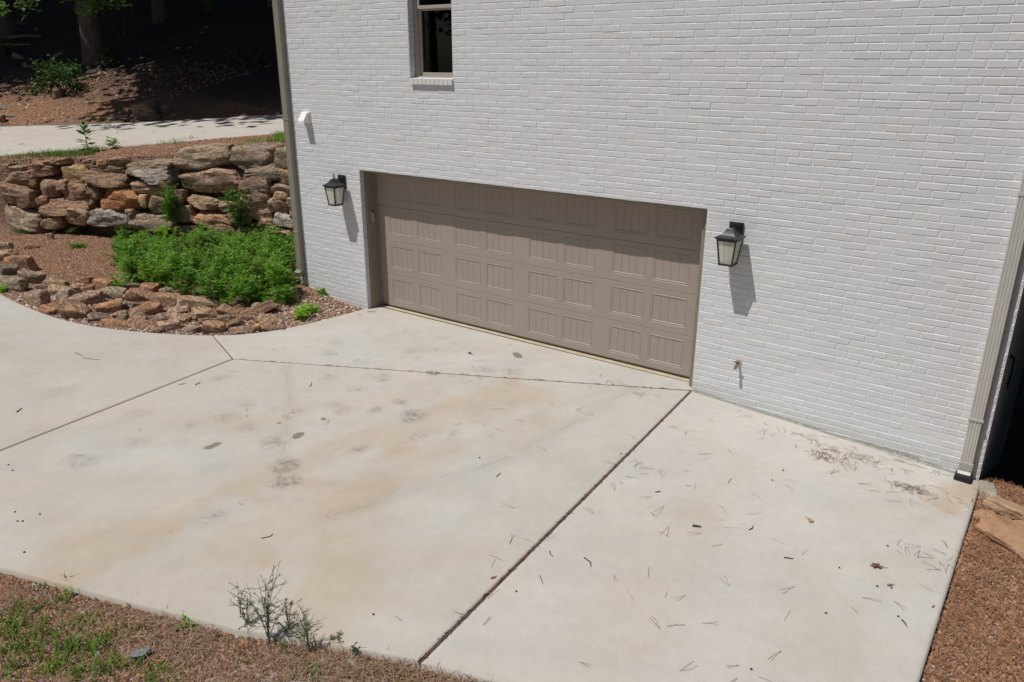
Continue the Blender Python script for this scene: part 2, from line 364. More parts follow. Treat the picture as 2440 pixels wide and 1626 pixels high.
# ------------------------------------------------------------------ driveway slabs
def resample(pts, n):
    p = np.array(pts, float); d = np.r_[0, np.cumsum(np.hypot(*np.diff(p, axis=0).T))]; t = np.linspace(0, d[-1], n)
    return np.stack([np.interp(t, d, p[:, 0]), np.interp(t, d, p[:, 1])], -1)
SC = []   # scuff marks: x, y, radius, strength, kind
def zA(u, v): return (u/2.353, 800+v/2.353)
def zB(u, v): return (800+u/2.6144, 760+v/2.6144)
for (u, v, r, s) in [(1240, 235, .15, .5), (1850, 238, .13, .5), (2150, 245, .14, .9), (2000, 303, .13, .8), (1390, 380, .13, .6), (1270, 460, .15, .5), (1060, 510, .15, .6), (1560, 405, .14, .5), (1660, 430, .14, .8), (1860, 385, .12, .6), (1920, 425, .13, .5), (2110, 418, .13, .6), (1385, 515, .13, .4), (1530, 605, .15, 1.1), (1600, 728, .14, 1.2), (1600, 820, .14, 1.1), (780, 600, .15, .5), (1020, 595, .17, .3), (430, 705, .16, .6), (1190, 1025, .16, .9), (590, 615, .26, .3), (2010, 645, .12, .6), (1960, 495, .12, .3), (2290, 450, .18, 1.0), (2250, 370, .12, .6), (1840, 98, .11, .6), (1890, 40, .13, .6), (2030, 150, .11, .6), (360, 310, .2, .3), (765, 440, .14, .4), (1200, 750, .14, .35), (990, 1280, .13, .3), (770, 40, .12, .3), (1180, 152, .12, .35)]:
    P = on_slab(*zA(u, v)); SC.append((P[0], P[1], r, s))
for (u, v, r, s) in [(920, 315, .14, .7), (1090, 325, .14, .6), (665, 120, .14, .5), (470, 595, .2, .9), (640, 455, .14, .4), (720, 720, .18, .5), (520, 725, .15, .5), (1735, 800, .12, .3), (1525, 980, .13, .3), (150, 815, .12, .5), (430, 520, .13, .5), (250, 565, .13, .5), (1100, 520, .12, .3), (200, 80, .11, .3), (470, 200, .14, .4)]:
    P = on_slab(*zB(u, v)); SC.append((P[0], P[1], r, s))
BANDS = []  # polylines: points, half width, rgb factor, strength
def band(pts, w, col, s): BANDS.append(([tuple(on_slab(u, v)[:2]) for u, v in pts], w, np.array(col), s))
band([zB(1850, 430), zB(1500, 640), zB(1100, 850), zB(700, 1000), zB(300, 1130), zB(0, 1220)], .13, (.86, .86, .86), .75)
band([zB(1700, 440), zB(1330, 560), zB(900, 760), zB(300, 960), zB(0, 1010)], .10, (.90, .89, .87), .5)
band([(680, 870), (690, 950), (678, 1060), (660, 1160)], .09, (.84, .83, .81), .7)
band([(930, 800), (985, 790), (1000, 830), (870, 900)], .08, (.86, .86, .85), .5)
band([(150, 1360), (400, 1230), (640, 1125), (800, 1065), (1150, 960), (1250, 930)], .24, (.97, .885, .79), .9)
band([(560, 1290), (780, 1190), (1000, 1110), (1300, 1040)], .30, (.97, .90, .82), .8)
band([(780, 1540), (760, 1400), (800, 1300), (870, 1190)], .28, (.96, .885, .80), .8)
band([(180, 1340), (420, 1200), (620, 1110), (700, 1080)], .09, (1.04, 1.06, 1.07), .8)
band([(420, 1400), (520, 1280), (640, 1240)], .22, (1.02, 1.03, 1.03), .6)
band([(1500, 1480), (1560, 1350), (1640, 1250), (1530, 1200)], .35, (.98, .93, .87), .7)
band([(1120, 960), (1180, 1060), (1150, 1200), (1040, 1330)], .10, (.93, .925, .92), .6)
band([(1260, 950), (1320, 1050), (1270, 1190)], .10, (.93, .925, .92), .5)
band([(400, 1180), (600, 1150), (830, 1160), (1050, 1130)], .09, (.92, .91, .90), .5)
band([(0, 1120), (250, 1150), (520, 1130)], .1, (.93, .92, .91), .5)
band([(620, 1390), (800, 1310), (1050, 1240)], .1, (1.03, 1.04, 1.05), .7)
band([(1950, 1560), (2100, 1400)], .35, (.98, .93, .87), .6)
band([(1620, 1010), (1800, 1120), (1640, 1200)], .25, (.985, .94, .89), .6)
band([(0, 840), (150, 850), (420, 880)], .3, (.96, .91, .85), .6)
band([(500, 1010), (800, 960), (1000, 940)], .35, (.98, .93, .86), .7)
band([(2330, 1160), (2300, 1180), (2262, 1205)], .20, (.86, .75, .61), .75)
band([(1655, 950), (1800, 990), (2010, 1062), (2100, 1100), (2250, 1150)], .07, (.98, .96, .92), .5)
WET = [(zA(1195, 618), .10), (zA(1675, 560), .10), (zA(1810, 467), .07), (zB(1130, 226), .09), (zA(1020, 272), .05), (zA(1560, 490), .045)]
WETP = [(on_slab(*p)[0], on_slab(*p)[1], r) for p, r in WET]
pw = on_slab(*zB(500, 350)); PW = (pw[0], pw[1])
def slab_color(x, y, pid):
    base = np.array({1: (.498, .478, .444), 2: (.482, .456, .416), 3: (.490, .464, .425), 4: (.512, .491, .462)}[pid])
    ux = x*0.80+y*0.6; uy = -x*0.6+y*0.8
    n1 = fbm(ux*0.55, uy*1.3, 4)[..., None]; n2 = fbm(x*2.3+40, y*2.3, 4)[..., None]; n3 = fbm(ux*1.2+9, uy*7, 3)[..., None]; n4 = fbm(x*0.9+3, y*0.9+8, 3)[..., None]
    c = base*(0.93+0.13*n2)
    w = np.clip((n1-0.46)*4.5, 0, 1)*0.75; c = c*(1-w)+c*np.array([.975, .93, .87])*w
    w = np.clip((n4-0.50)*5, 0, 1)*0.8; c = c*(1-w)+c*np.array([.985, 1.015, 1.03])*w
    c = c*(0.965+0.07*n3)
    hf = fbm(x*17, y*17, 3)[..., None]; c = c*(.955+.09*hf); ed = fbm(x*3.1, y*3.1, 3)
    for pts, hw, col, s in BANDS:
        d0 = dpoly(x, y, pts, False); tyre = col[0] < .95 and col[2] > .75; d = d0+((ed-0.5)*hw*.5 if tyre else (ed-0.5)*hw*2.2+(n4[..., 0]-.5)*hw*2.0)
        w = (ss(hw*1.35, hw*0.1, d)*s*(.85 if col[2] > .78 and col[0] > .9 else 1)*(.45+1.1*n3[..., 0]))[..., None]
        if tyre: w = w*(0.35+0.65*(0.5+0.5*np.sin(d0/hw*15))[..., None])*np.clip(2.6*(hf-.22), 0, 1.3)*(.4+1.6*np.clip(n2-.2, 0, 1))*1.5
        c = c*(1-w)+c*col*w
    for (sx, sy, r, s) in SC:
        m = (np.abs(x-sx) < r*2.4) & (np.abs(y-sy) < r*2.4)
        if not m.any(): continue
        dx = x[m]-sx; dy = y[m]-sy; a = (sx*37+sy*91) % 3.14; p = dx*math.cos(a)+dy*math.sin(a); q = -dx*math.sin(a)+dy*math.cos(a)
        d = np.hypot(p, q*1.25); ring = 0.72+0.28*np.sin(np.hypot(p-r*(.6+a*.4), q)/r*(9+5*a)+ed[m]*14)
        w = ss(r*1.35, r*0.2, d+(ed[m]-0.5)*r*1.3)*s*0.45*ring*np.clip(2.4*(hf[m][:, 0]-.20), 0, 1.25)
        c[m] = c[m]*(1-w[:, None]*0.85)
    for (sx, sy, r) in WETP:
        a = (sx*53) % 3.14; dx = x-sx; dy = y-sy; p = dx*math.cos(a)+dy*math.sin(a); q = -dx*math.sin(a)+dy*math.cos(a)
        d = np.hypot(p, q*1.9)+(ed-0.5)*r*1.1; w = ss(r, r*0.8, d+(n2[..., 0]-.5)*r*.9+(hf[..., 0]-.5)*r*.6)[..., None]*0.9; c = c*(1-w)+np.array([.20, .17, .125])*w
    dl = (np.hypot((x-PW[0])*0.8, (y-PW[1])*1.6)+(ed-.5)*.3)[..., None]; w = ss(.22, .08, dl)*.6; c = c*(1-w)+np.array([.56, .50, .45])*w
    d = dpoly(x, y, SLAB); w = (ss(0.05, 0.0, d+(ed-.5)*.04)*0.25)[..., None]; c = c*(1-w)+c*np.array([.8, .78, .74])*w
    return c
def coons(top, bot, left, right, step, zf=zs, dz=0.0):
    nu = max(4, int(max(len_(top), len_(bot))/step)); nv = max(3, int(max(len_(left), len_(right))/step))
    T = resample(top, nu); B = resample(bot, nu); L = resample(left, nv); Rr = resample(right, nv)
    u = np.linspace(0, 1, nu)[:, None, None]; v = np.linspace(0, 1, nv)[None, :, None]
    S = (1-v)*T[:, None]+v*B[:, None]+(1-u)*L[None]+u*Rr[None]-((1-u)*(1-v)*T[0]+u*(1-v)*T[-1]+(1-u)*v*B[0]+u*v*B[-1])
    return S
def len_(p): p = np.array(p, float); return float(np.hypot(*np.diff(p, axis=0).T).sum())
def patch_mesh(S, colf, zf, depth=0.14):
    nu, nv = S.shape[:2]; x = S[..., 0]; y = S[..., 1]; z = zf(x, y)
    rim = np.minimum(np.minimum(np.arange(nu)[:, None], nu-1-np.arange(nu)[:, None]), np.minimum(np.arange(nv)[None], nv-1-np.arange(nv)[None]))
    z = z-np.where(rim == 0, 0.006, 0)
    V = np.stack([x, y, z], -1).reshape(-1, 3); C = colf(x, y).reshape(-1, 3)
    id_ = np.arange(nu*nv).reshape(nu, nv)
    Fq = np.stack([id_[:-1, :-1], id_[:-1, 1:], id_[1:, 1:], id_[1:, :-1]], -1).reshape(-1, 4)
    loop = np.r_[id_[:, 0], id_[-1, 1:], id_[-2::-1, -1], id_[0, -2:0:-1]]
    b = len(V); V2 = V[loop].copy(); V2[:, 2] -= depth; V = np.r_[V, V2]; C = np.r_[C, C[loop]*0.8]
    k = len(loop); i = np.arange(k); j = (i+1) % k
    side = np.stack([loop[i], loop[j], b+j, b+i], -1)
    return V, np.r_[Fq, side], C
cv = [tuple(p) for p in smooth(CURVE, 2)]
ci = min(range(len(cv)), key=lambda i: math.hypot(cv[i][0]+0.83, cv[i][1]+2.08))
JB3 = (0.62, -6.53)
def off(p, d): return (p[0]+d[0], p[1]+d[1])
g = 0.0095
panels = [
    (1, [(0.0, 0.2), (5.09, 0.2)], [off(cv[ci], (.004, .008)), off(TRI, (0, .006)), (5.09, 0.006)], [(0.0, 0.2)]+cv[ci:][::-1][:-1]+[off(cv[ci], (.004, .008))], [(5.09, 0.2), (5.09, 0.006)]),
    (2, cv[:ci+1]+[off(TRI, (-g, -.004))], [(-9.5, -9.9), (-4, -8.0), off(JB3, (-g, 0))], [cv[0], (-9.5, -9.9)], [off(TRI, (-g, -.004)), (0.46-g, -5.17), off(JB3, (-g, 0))]),
    (3, [off(TRI, (g, -.006)), (5.1-g, -0.012)], [off(JB3, (g, 0))]+FRONT[3:6]+[off(J1B, (-g*1.3, 0))], [off(TRI, (g, -.006)), (0.46+g, -5.17), off(JB3, (g, 0))], [(5.1-g, -0.012), off(J1B, (-g*1.3, 0))]),
    (4, [(5.1+g, -0.006), (XR, -0.006)], [off(J1B, (g*1.3, 0)), FRONT[7], (XR, -3.93)], [(5.1+g, -0.006), off(J1B, (g*1.3, 0))], [(XR, -0.006), (XR, -3.93)])]
VV = []; FF = []; CC = []; o_ = 0
for pid, top, bot, le, ri in panels:
    S = coons(top, bot, le, ri, {1: .018, 2: .026, 3: .016, 4: .020}[pid])
    V, Fc, C = patch_mesh(S, lambda x, y: slab_color(x, y, pid), zs)
    if pid == 1: V[:, 2] += 0.0
    VV.append(V); FF.append(Fc+o_); CC.append(C); o_ += len(V)
drive = tag(mesh_obj('driveway', np.concatenate(VV), np.concatenate(FF), MT['concrete'], col=np.concatenate(CC)), kind='structure')
mb = MB()
def strip(pts, w, zoff):
    p = resample(pts, max(8, int(len_(pts)/0.12))); t = np.gradient(p, axis=0); t /= np.hypot(*t.T)[:, None]; nrm = np.stack([-t[:, 1], t[:, 0]], -1)
    a = p+nrm*w; b = p-nrm*w; V = [(x, y, float(zs(x))+zoff) for x, y in np.r_[a, b]]; k = len(p)
    mb.add(V, [(i, i+1, k+i+1, k+i) for i in range(k-1)])
strip([(5.1, 0.03), J1B], .03, -0.010); strip([TRI, (5.1, 0.0)], .022, -0.009); strip([TRI, (0.46, -5.17), JB3], .025, -0.010); strip([cv[ci], TRI], .022, -0.009); strip([(0, .2), (5.1, .2)], .012, -0.007)
jo = mb.build('expansion_joint', MT['joint'], drive)
# garage floor strip in front of the door
tag(mesh_obj('garage_floor', [(0.0, .206, .002), (5.1, .206, .002), (5.1, .9, .004), (0.0, .9, .004)], [(0, 1, 2, 3)], MT['threshold']), kind='structure')
# upper driveway
near = [UPD[i] for i in range(0, 10)]; far = [UPD[i] for i in (16, 15, 14, 13, 12, 11, 10)]
S = coons([tuple(p) for p in smooth(far, 2)], [tuple(p) for p in smooth(near, 2)], [far[0], near[0]], [far[-1], near[-1]], 0.16)
def ucol(x, y):
    n = fbm(x*0.5, y*1.1, 4)[..., None]; n2 = fbm(x*5, y*5, 3)[..., None]; c = np.array([.52, .485, .44])*(0.9+0.14*n2); w = np.clip((n-.5)*4, 0, 1)*.6
    return c*(1-w)+c*np.array([.97, .91, .84])*w
V, Fc, C = patch_mesh(S, ucol, lambda x, y: upper(x, y)+0.02)
tag(mesh_obj('upper_driveway', V, Fc, MT['concrete'], col=C), kind='structure')

# ------------------------------------------------------------------ house
XL, XH, ZT = -1.50, 7.93, 6.3
house = tag(empty('house', (XL, 0, 0)), 'white painted brick house wall with a wide garage door and one upper window', 'house')
def hp(o):  # parent keeping world coordinates
    o.parent = house; o.matrix_parent_inverse = Matrix.Translation((-XL, 0, 0)); return o
GO = (0.0, 5.1, -0.6, 2.018); WO = (1.03, 1.73, 3.236, 4.80)
RZ = 0.0666377; PX = 0.23004
rng = random.Random(3)
bv = []; bf = []; bc = []
def brick(x0, x1, z0, z1, axis='y', plane=0.0, tone=None):
    """one brick with a chamfered face; axis y: faces -Y at Y=plane; axis x: faces +X at X=plane (x0,x1 are then Y)"""
    tone = tone or (rng.gauss(0, .017)); warm = max(0, rng.gauss(-.3, .5))*0.05
    col = (.650+tone*.8, .664+tone*.8-warm*.35, .690+tone*.8-warm); dpt = rng.gauss(0, .0008); c = .0026
    j = [rng.gauss(0, .0012) for _ in range(8)]
    x0 += .004+abs(j[0]); x1 -= .004+abs(j[1]); zz_ = rng.gauss(0, .0006); z0 += .0042+abs(j[2])*.9+zz_; z1 -= .0042+abs(j[3])*.9-zz_
    tz = rng.gauss(0, .0014)
    fr = [(x0+c, z0+c+tz), (x1-c, z0+c-tz), (x1-c, z1-c-tz), (x0+c, z1-c+tz)]; bk = [(x0, z0+tz), (x1, z0-tz), (x1, z1-tz), (x0, z1+tz)]
    f0 = plane+dpt; b = len(bv)
    for (a, z) in fr: bv.append((a, f0, z) if axis == 'y' else (f0, a, z))
    s = 1 if axis == 'y' else -1
    for (a, z) in bk: bv.append((a, plane+.0018, z) if axis == 'y' else (plane-.0018, a, z))
    for (a, z) in bk: bv.append((a, plane+.014, z) if axis == 'y' else (plane-.014, a, z))
    bc.extend([col]*12); bf.append((b, b+1, b+2, b+3))
    for q in (0, 4):
        for i in range(4): bf.append((b+q+i, b+q+4+i, b+q+4+(i+1) % 4, b+q+(i+1) % 4))
k0 = int((-0.9-1.896)/RZ); k1 = int((ZT-1.896)/RZ)
for k in range(k0, k1+1):
    zc = 1.896+k*RZ; z0, z1 = zc-RZ/2, zc+RZ/2
    ph = 5.16 if k % 2 == 0 else 5.275
    i = math.floor((XL-ph)/PX); xs = []
    drift = rng.gauss(0, .004)
    while ph+i*PX < XH: xs.append(ph+i*PX+drift+rng.gauss(0, .0035)); i += 1
    xs.append(ph+i*PX)
    for a, b in zip(xs[:-1], xs[1:]):
        if rng.random() < .04 and b-a > .2: cuts = [(a, a+.11), (a+.11, b)] if rng.random() < .5 else [(a, b)]
        else: cuts = [(a, b)]
        for a2, b2 in cuts:
            a2 = max(a2, XL); b2 = min(b2, XH)
            segs = [(a2, b2, z0, z1)]
            for (ox0, ox1, oz0, oz1) in (GO, WO):
                new = []
                for (p, q, r, s) in segs:
                    if q <= ox0 or p >= ox1 or s <= oz0 or r >= oz1: new.append((p, q, r, s)); continue
                    if p < ox0: new.append((p, ox0, r, s))
                    if q > ox1: new.append((ox1, q, r, s))
                    pi, qi = max(p, ox0), min(q, ox1)
                    if s > oz1: new.append((pi, qi, oz1, s))
                    if r < oz0: new.append((pi, qi, r, oz0))
                segs = new
            for (p, q, r, s) in segs:
                if q-p > .018 and s-r > .016: brick(p, q, r, s)
    if z1 < GO[3]+.03: brick(0.002, .085, z0, min(z1, GO[3]), 'x', 0.0)
    if z0 > WO[2]-.02 and z1 < WO[3]+.02: brick(0.002, .10, max(z0, WO[2]), z1, 'x', WO[0])
bwall = mesh_obj('brick_wall', bv, bf, MT['brick'], col=np.array(bc)); hp(bwall)
mb = MB(); y = .0032
for k in range(k0, k1+1):
    zj = 1.896+k*RZ+RZ/2; segs = [(XL, XH)]
    for (ox0, ox1, oz0, oz1) in (GO, WO):
        if oz0-.004 < zj < oz1+.004:
            segs = [q for (p, r) in segs for q in ((p, min(r, ox0)), (max(p, ox1), r)) if q[1] > q[0]]
    for p, r in segs:
        n = max(1, int((r-p)/.12)); xs_ = [p+(r-p)*i/n for i in range(n+1)]; t_ = [rng.gauss(0, .0007) for _ in xs_]; b0 = len(mb.v)
        mb.v += [(x, .0008+abs(t), zj-.0056) for x, t in zip(xs_, t_)]+[(x, max(.0022, .0038+t+.0011*math.sin(x*1.7+zj*31)+.0011*math.sin(x*5.3+zj*17)), zj+.0050) for x, t in zip(xs_, t_)]
        mb.f += [(b0+i, b0+i+1, b0+n+2+i, b0+n+1+i) for i in range(n)]
for (a, b, c, d) in [(XL, 0, -1.2, ZT), (GO[1], XH, -1.2, ZT), (0, WO[0], GO[3], ZT), (WO[1], GO[1], GO[3], ZT), (WO[0], WO[1], GO[3], WO[2]), (WO[0], WO[1], WO[3], ZT)]:
    mb.add([(a, y, c), (b, y, c), (b, y, d), (a, y, d)], [(0, 1, 2, 3)])
mb.add([(-.0065, y, -1), (-.0065, .085, -1), (-.0065, .085, GO[3]), (-.0065, y, GO[3])], [(0, 1, 2, 3)])
mb.add([(GO[1]+.002, y, -1), (GO[1]+.002, .085, -1), (GO[1]+.002, .085, GO[3]), (GO[1]+.002, y, GO[3])], [(0, 1, 2, 3)])
mb.add([(WO[0]-.0065, y, WO[2]), (WO[0]-.0065, .12, WO[2]), (WO[0]-.0065, .12, WO[3]), (WO[0]-.0065, y, WO[3])], [(0, 1, 2, 3)])
mb.add([(WO[1]+.001, 0, WO[2]), (WO[1]+.001, .12, WO[2]), (WO[1]+.001, .12, WO[3]), (WO[1]+.001, 0, WO[3])], [(0, 1, 2, 3)])
mb.add([(WO[0], 0, WO[3]), (WO[1], 0, WO[3]), (WO[1], .12, WO[3]), (WO[0], .12, WO[3])], [(0, 1, 2, 3)])
hp(mesh_obj('mortar', mb.v, mb.f, MT['mortar']))
mb = MB(); HB = 11.0
mb.box(XL, XL+.12, .015, HB, -1.2, ZT); mb.box(XH-.13, XH-.004, .02, HB, -4.5, ZT); mb.box(XL+.12, XH-.13, HB-.12, HB, -4.5, ZT)
o = mb.build('side_wall', MT['whitepaint']); hp(o)
# sidewall brick returns at the right corner
bv = []; bf = []; bc = []
for k in range(k0, k1+1):
    zc = 1.896+k*RZ; y0 = .012
    for jn in ([.115, .345, .575] if k % 2 == 0 else [.23, .46, .69]):
        brick(y0, jn, zc-RZ/2, zc+RZ/2, 'x', XH); y0 = jn
hp(mesh_obj('corner_bricks', bv, bf, MT['brick'], col=np.array(bc)))
mb = MB(); mb.add([(XL-.4, -.35, ZT), (XH+.4, -.35, ZT), (XH+.4, HB+.35, ZT), (XL-.4, HB+.35, ZT), (XL+3, HB/2, ZT+2.6), (XH-3, HB/2, ZT+2.6)], [(0, 1, 5, 4), (2, 3, 4, 5), (1, 2, 5), (3, 0, 4), (3, 2, 1, 0)])
hp(mb.build('roof', MT['roof']))
# interior so that the window looks into a dark room
mb = MB(); mb.add([(0.3, .16, 2.9), (3.2, .16, 2.9), (3.2, 3.5, 2.9), (.3, 3.5, 2.9), (0.3, .16, 5.2), (3.2, .16, 5.2), (3.2, 3.5, 5.2), (.3, 3.5, 5.2)], [(0, 1, 2, 3), (4, 7, 6, 5), (3, 2, 6, 7), (0, 3, 7, 4), (1, 5, 6, 2)])
hp(mesh_obj('room', mb.v, mb.f, MT['dark']))
# window
y0 = .10; x0, x1, z0, z1 = WO
fr = MB(); fr.box(x0, x0+.05, y0, y0+.09, z0+.002, z1, .004); fr.box(x1-.05, x1, y0, y0+.09, z0+.002, z1, .004); fr.box(x0+.05, x1-.05, y0, y0+.09, z0+.002, z0+.03, .004); fr.box(x0+.05, x1-.05, y0, y0+.09, z1-.05, z1, .004)
wf = hp(fr.build('window', MT['vinyl']))
def sub(o, parent):
    o.parent = parent; o.matrix_parent_inverse = parent.matrix_world.inverted() if False else Matrix.Identity(4); return o
s1 = MB(); a, b = x0+.05, x1-.05
s1.box(a, a+.035, y0+.045, y0+.08, z0+.03, 4.06, .003); s1.box(b-.035, b, y0+.045, y0+.08, z0+.03, 4.06, .003); s1.box(a+.035, b-.035, y0+.045, y0+.08, z0+.03, z0+.072, .003); s1.box(a+.035, b-.035, y0+.045, y0+.08, 4.025, 4.06, .003)
wf_s = sub(s1.build('sash', MT['vinyl']), wf)
s2 = MB(); s2.box(a, a+.035, y0+.012, y0+.043, 4.045, z1-.05, .003); s2.box(b-.035, b, y0+.012, y0+.043, 4.045, z1-.05, .003); s2.box(a+.035, b-.035, y0+.012, y0+.043, 4.045, 4.085, .003); s2.box(a+.035, b-.035, y0+.012, y0+.043, z1-.085, z1-.05, .003)
sub(s2.build('sash', MT['vinyl']), wf)
sub(mesh_obj('pane', [(a+.03, y0+.06, z0+.06), (b-.03, y0+.06, z0+.06), (b-.03, y0+.06, 4.03), (a+.03, y0+.06, 4.03)], [(0, 1, 2, 3)], MT['wglass']), wf)
sub(mesh_obj('pane', [(a+.03, y0+.03, 4.07), (b-.03, y0+.03, 4.07), (b-.03, y0+.03, z1-.07), (a+.03, y0+.03, z1-.07)], [(0, 1, 2, 3)], MT['wglass']), wf)
cb = MB(); pts = [(a+.01+.012*i, y0+.13+.012*math.sin(i*1.7)) for i in range(9)]
cb.add([(x, y, z0+.05) for x, y in pts]+[(x, y, z1-.06) for x, y in pts], [(i, i+1, 10+i, 9+i) for i in range(8)]); sub(cb.build('curtain', MT['curtain']), wf)
bv = []; bf = []; bc = []
nb = 10; wv = (x1+.012-(x0+.02))/nb
for i in range(nb):
    xa = x0+.02+i*wv; b0 = len(bv); c = .003; q = .70+rng.gauss(0, .02)
    A = [(xa+.004, -.032, 3.168), (xa+wv-.004, -.032, 3.168), (xa+wv-.004, -.032, 3.236), (xa+.004, -.032, 3.236)]
    B = [(xx, .10, zz+(.012 if zz > 3.2 else 0)) for xx, _, zz in A]
    bv += A+B; bf += [(b0, b0+1, b0+2, b0+3)]+[(b0+i2, b0+4+i2, b0+4+(i2+1) % 4, b0+(i2+1) % 4) for i2 in range(4)]; bc += [(q, q, q*.98)]*8
b0 = len(bv); bv += [(x0+.022, -.026, 3.172), (x1+.01, -.026, 3.172), (x1+.01, -.026, 3.232), (x0+.022, -.026, 3.232), (x0+.022, .1, 3.172), (x1+.01, .1, 3.172), (x1+.01, .1, 3.243), (x0+.022, .1, 3.243)]
bf += [(b0, b0+1, b0+2, b0+3)]+[(b0+i2, b0+4+i2, b0+4+(i2+1) % 4, b0+(i2+1) % 4) for i2 in range(4)]; bc += [(.72, .72, .71)]*8
hp(mesh_obj('window_sill', bv, bf, MT['brick'], col=np.array(bc)))
# door frame boards
jb = MB(); jb.box(-.03, .012, .085, .30, -.05, GO[3], .003); jb.box(.012, .045, .245, .285, -.02, 1.985, .003); jb.box(5.055, 5.10, .075, .30, -.12, GO[3], .003); jb.box(5.02, 5.055, .10, .285, -.02, 1.99, .003)
jb.box(.012, 5.055, .085, .285, 1.985, GO[3]+.05, .003); jb.box(.015, .03, .085, .245, -.01, 1.985)
hp(jb.build('door_frame', MT['trim']))
ck = MB(); ck.tube([(.016, .088, -.01), (.016, .089, 1.93)], .006, 6); hp(ck.build('caulk_bead', MT['trimlight'], smooth=True))
li = MB(); li.box(.001, 5.099, .012, .083, GO[3]-.001, GO[3]+.012); hp(li.build('lintel', MT['trim']))
# garage door
gd = empty('garage_door', (0, .28, 0)); gd.parent = house; gd.matrix_parent_inverse = Matrix.Translation((-XL, 0, 0)); gd.location = (0, 0, 0)
px0 = [.252, .785, 1.468, 1.995, 2.680, 3.205, 3.877, 4.403]; pw_ = .440
def section(zb, zt, first):
    m = MB(); Yd = .28; zp0, zp1 = zb+.088, zb+.436
    xs = sorted({0.02, 5.01} | set(px0) | {p+pw_ for p in px0}); zz = [zb+.004, zp0, zp1, zt-.004]
    for i in range(len(xs)-1):
        for j in range(3):
            if j == 1 and any(abs(xs[i]-p) < 1e-6 for p in px0): continue
            m.add([(xs[i], Yd, zz[j]), (xs[i+1], Yd, zz[j]), (xs[i+1], Yd, zz[j+1]), (xs[i], Yd, zz[j+1])], [(0, 1, 2, 3)])
    for e, za, zc2 in ((0, zb+.004, zb-.004), (1, zt-.004, zt+.004)):
        m.add([(0.02, Yd, za), (5.01, Yd, za), (5.01, Yd+.012, zc2), (.02, Yd+.012, zc2)], [(0, 1, 2, 3)])
    for p in px0:
        prof = [(0, 0), (.003, .003), (.007, .003), (.010, .0), (.022, .0), (.026, .005), (.028, .005)]
        for (i0, d0), (i1, d1) in zip(prof[:-1], prof[1:]):
            A = [(p+i0, zp0+i0), (p+pw_-i0, zp0+i0), (p+pw_-i0, zp1-i0), (p+i0, zp1-i0)]; B = [(p+i1, zp0+i1), (p+pw_-i1, zp0+i1), (p+pw_-i1, zp1-i1), (p+i1, zp1-i1)]
            m.add([(x, Yd+d0, z) for x, z in A]+[(x, Yd+d1, z) for x, z in B], [(0, 1, 5, 4), (1, 2, 6, 5), (2, 3, 7, 6), (3, 0, 4, 7)])
        i1, d1 = prof[-1]; xa, xb = p+i1, p+pw_-i1; w = (xb-xa)/4; gxs = [(xa, d1)]
        for q in (1, 2, 3): gxs += [(xa+q*w-.004, d1), (xa+q*w, d1+.0035), (xa+q*w+.004, d1)]
        gxs.append((xb, d1))
        for (u0, e0), (u1, e1) in zip(gxs[:-1], gxs[1:]): m.add([(u0, Yd+e0, zp0+i1), (u1, Yd+e1, zp0+i1), (u1, Yd+e1, zp1-i1), (u0, Yd+e0, zp1-i1)], [(0, 1, 2, 3)])
    o = mesh_obj('door_section', m.v, m.f, MT['door']); o.parent = gd; return o
for i in range(4): section(.022+.4935*i, .022+.4935*(i+1), i == 0)
sl = MB(); sl.box(.02, 5.01, .283, .305, .004, .026); sl.build('bottom_seal', MT['seal']).parent = gd
sl = MB(); sl.box(.02, 5.01, .277, .281, .034, .040); sl.build('bottom_rail', MT['trim']).parent = gd
# downspouts
def profile(x0, x1, y0, y1, z, ribs, shift=(0, 0)):
    P = [(x0, y1), (x0, y0)]
    n = ribs*2
    for i in range(1, n): P.append((x0+(x1-x0)*i/n, y0+(.007 if i % 2 == 0 else 0)))
    Q = [(x0, y1), (x0, y0+.01), (x0+.008, y0)]
    w = (x1-x0-.016)/ribs
    for i in range(ribs):
        a = x0+.008+i*w
        Q += [(a+w*.30, y0), (a+w*.42, y0+.0045), (a+w*.58, y0+.0045), (a+w*.70, y0)] if i < ribs-0 else []
    Q += [(x1-.008, y0), (x1, y0+.01), (x1, y1)]
    return [(x+shift[0], y+shift[1], z) for x, y in Q]
m = MB(); dl0, dl1 = -1.455, -1.335
rings = [profile(dl0, dl1, -.075, -.005, z, 2) for z in (6.2, 5.2, 4.2, 3.2, 2.2, 1.2, .42)]
m.loft(rings)
m.box(dl0-.004, dl1+.004, -.079, -.001, 2.63, 2.66, .003); m.box(dl0-.004, dl1+.004, -.079, -.001, .97, 1.0, .003)
el = [profile(dl0, dl1, -.075, -.005, .42, 2)]
cx = (dl0+dl1)/2
for i in range(1, 7):
    a = i/6*math.radians(72); ring = []
    for (x, y, z) in el[0]:
        r = .10-(y+.04); ring.append((x-.02*i/6, -.04-.10+math.cos(a)*(r)+0.0, .42-math.sin(a)*r))
    el.append(ring)
m.loft(el)
hp(m.build('downspout', MT['spout_l']))['label'] = 'olive taupe downspout with an elbow at its foot'
m = MB(); d0, d1 = 7.752, 7.868
m.loft([profile(d0, d1, -.075, -.003, z, 4) for z in (6.2, 5, 4, 3, 2, 1, .42)])
m.loft([profile(d0+.003, d1-.003, -.072, -.005, z, 4) for z in (.44, .2, .02, -.02)])
for i in range(5): m.box(d0+.0, d1-.0, -.077-.0, -.02, -.012-.014*i, -.005-.014*i, .002)
m.loft([profile(d0+.003, d1-.003, -.072, -.005, -.01, 4), profile(d0+.003, d1-.003, -.075, -.008, -.09, 4), profile(d0+.003, d1-.003, -.115, -.045, -.125, 4), profile(d0+.003, d1-.003, -.125, -.052, -.14, 4)])
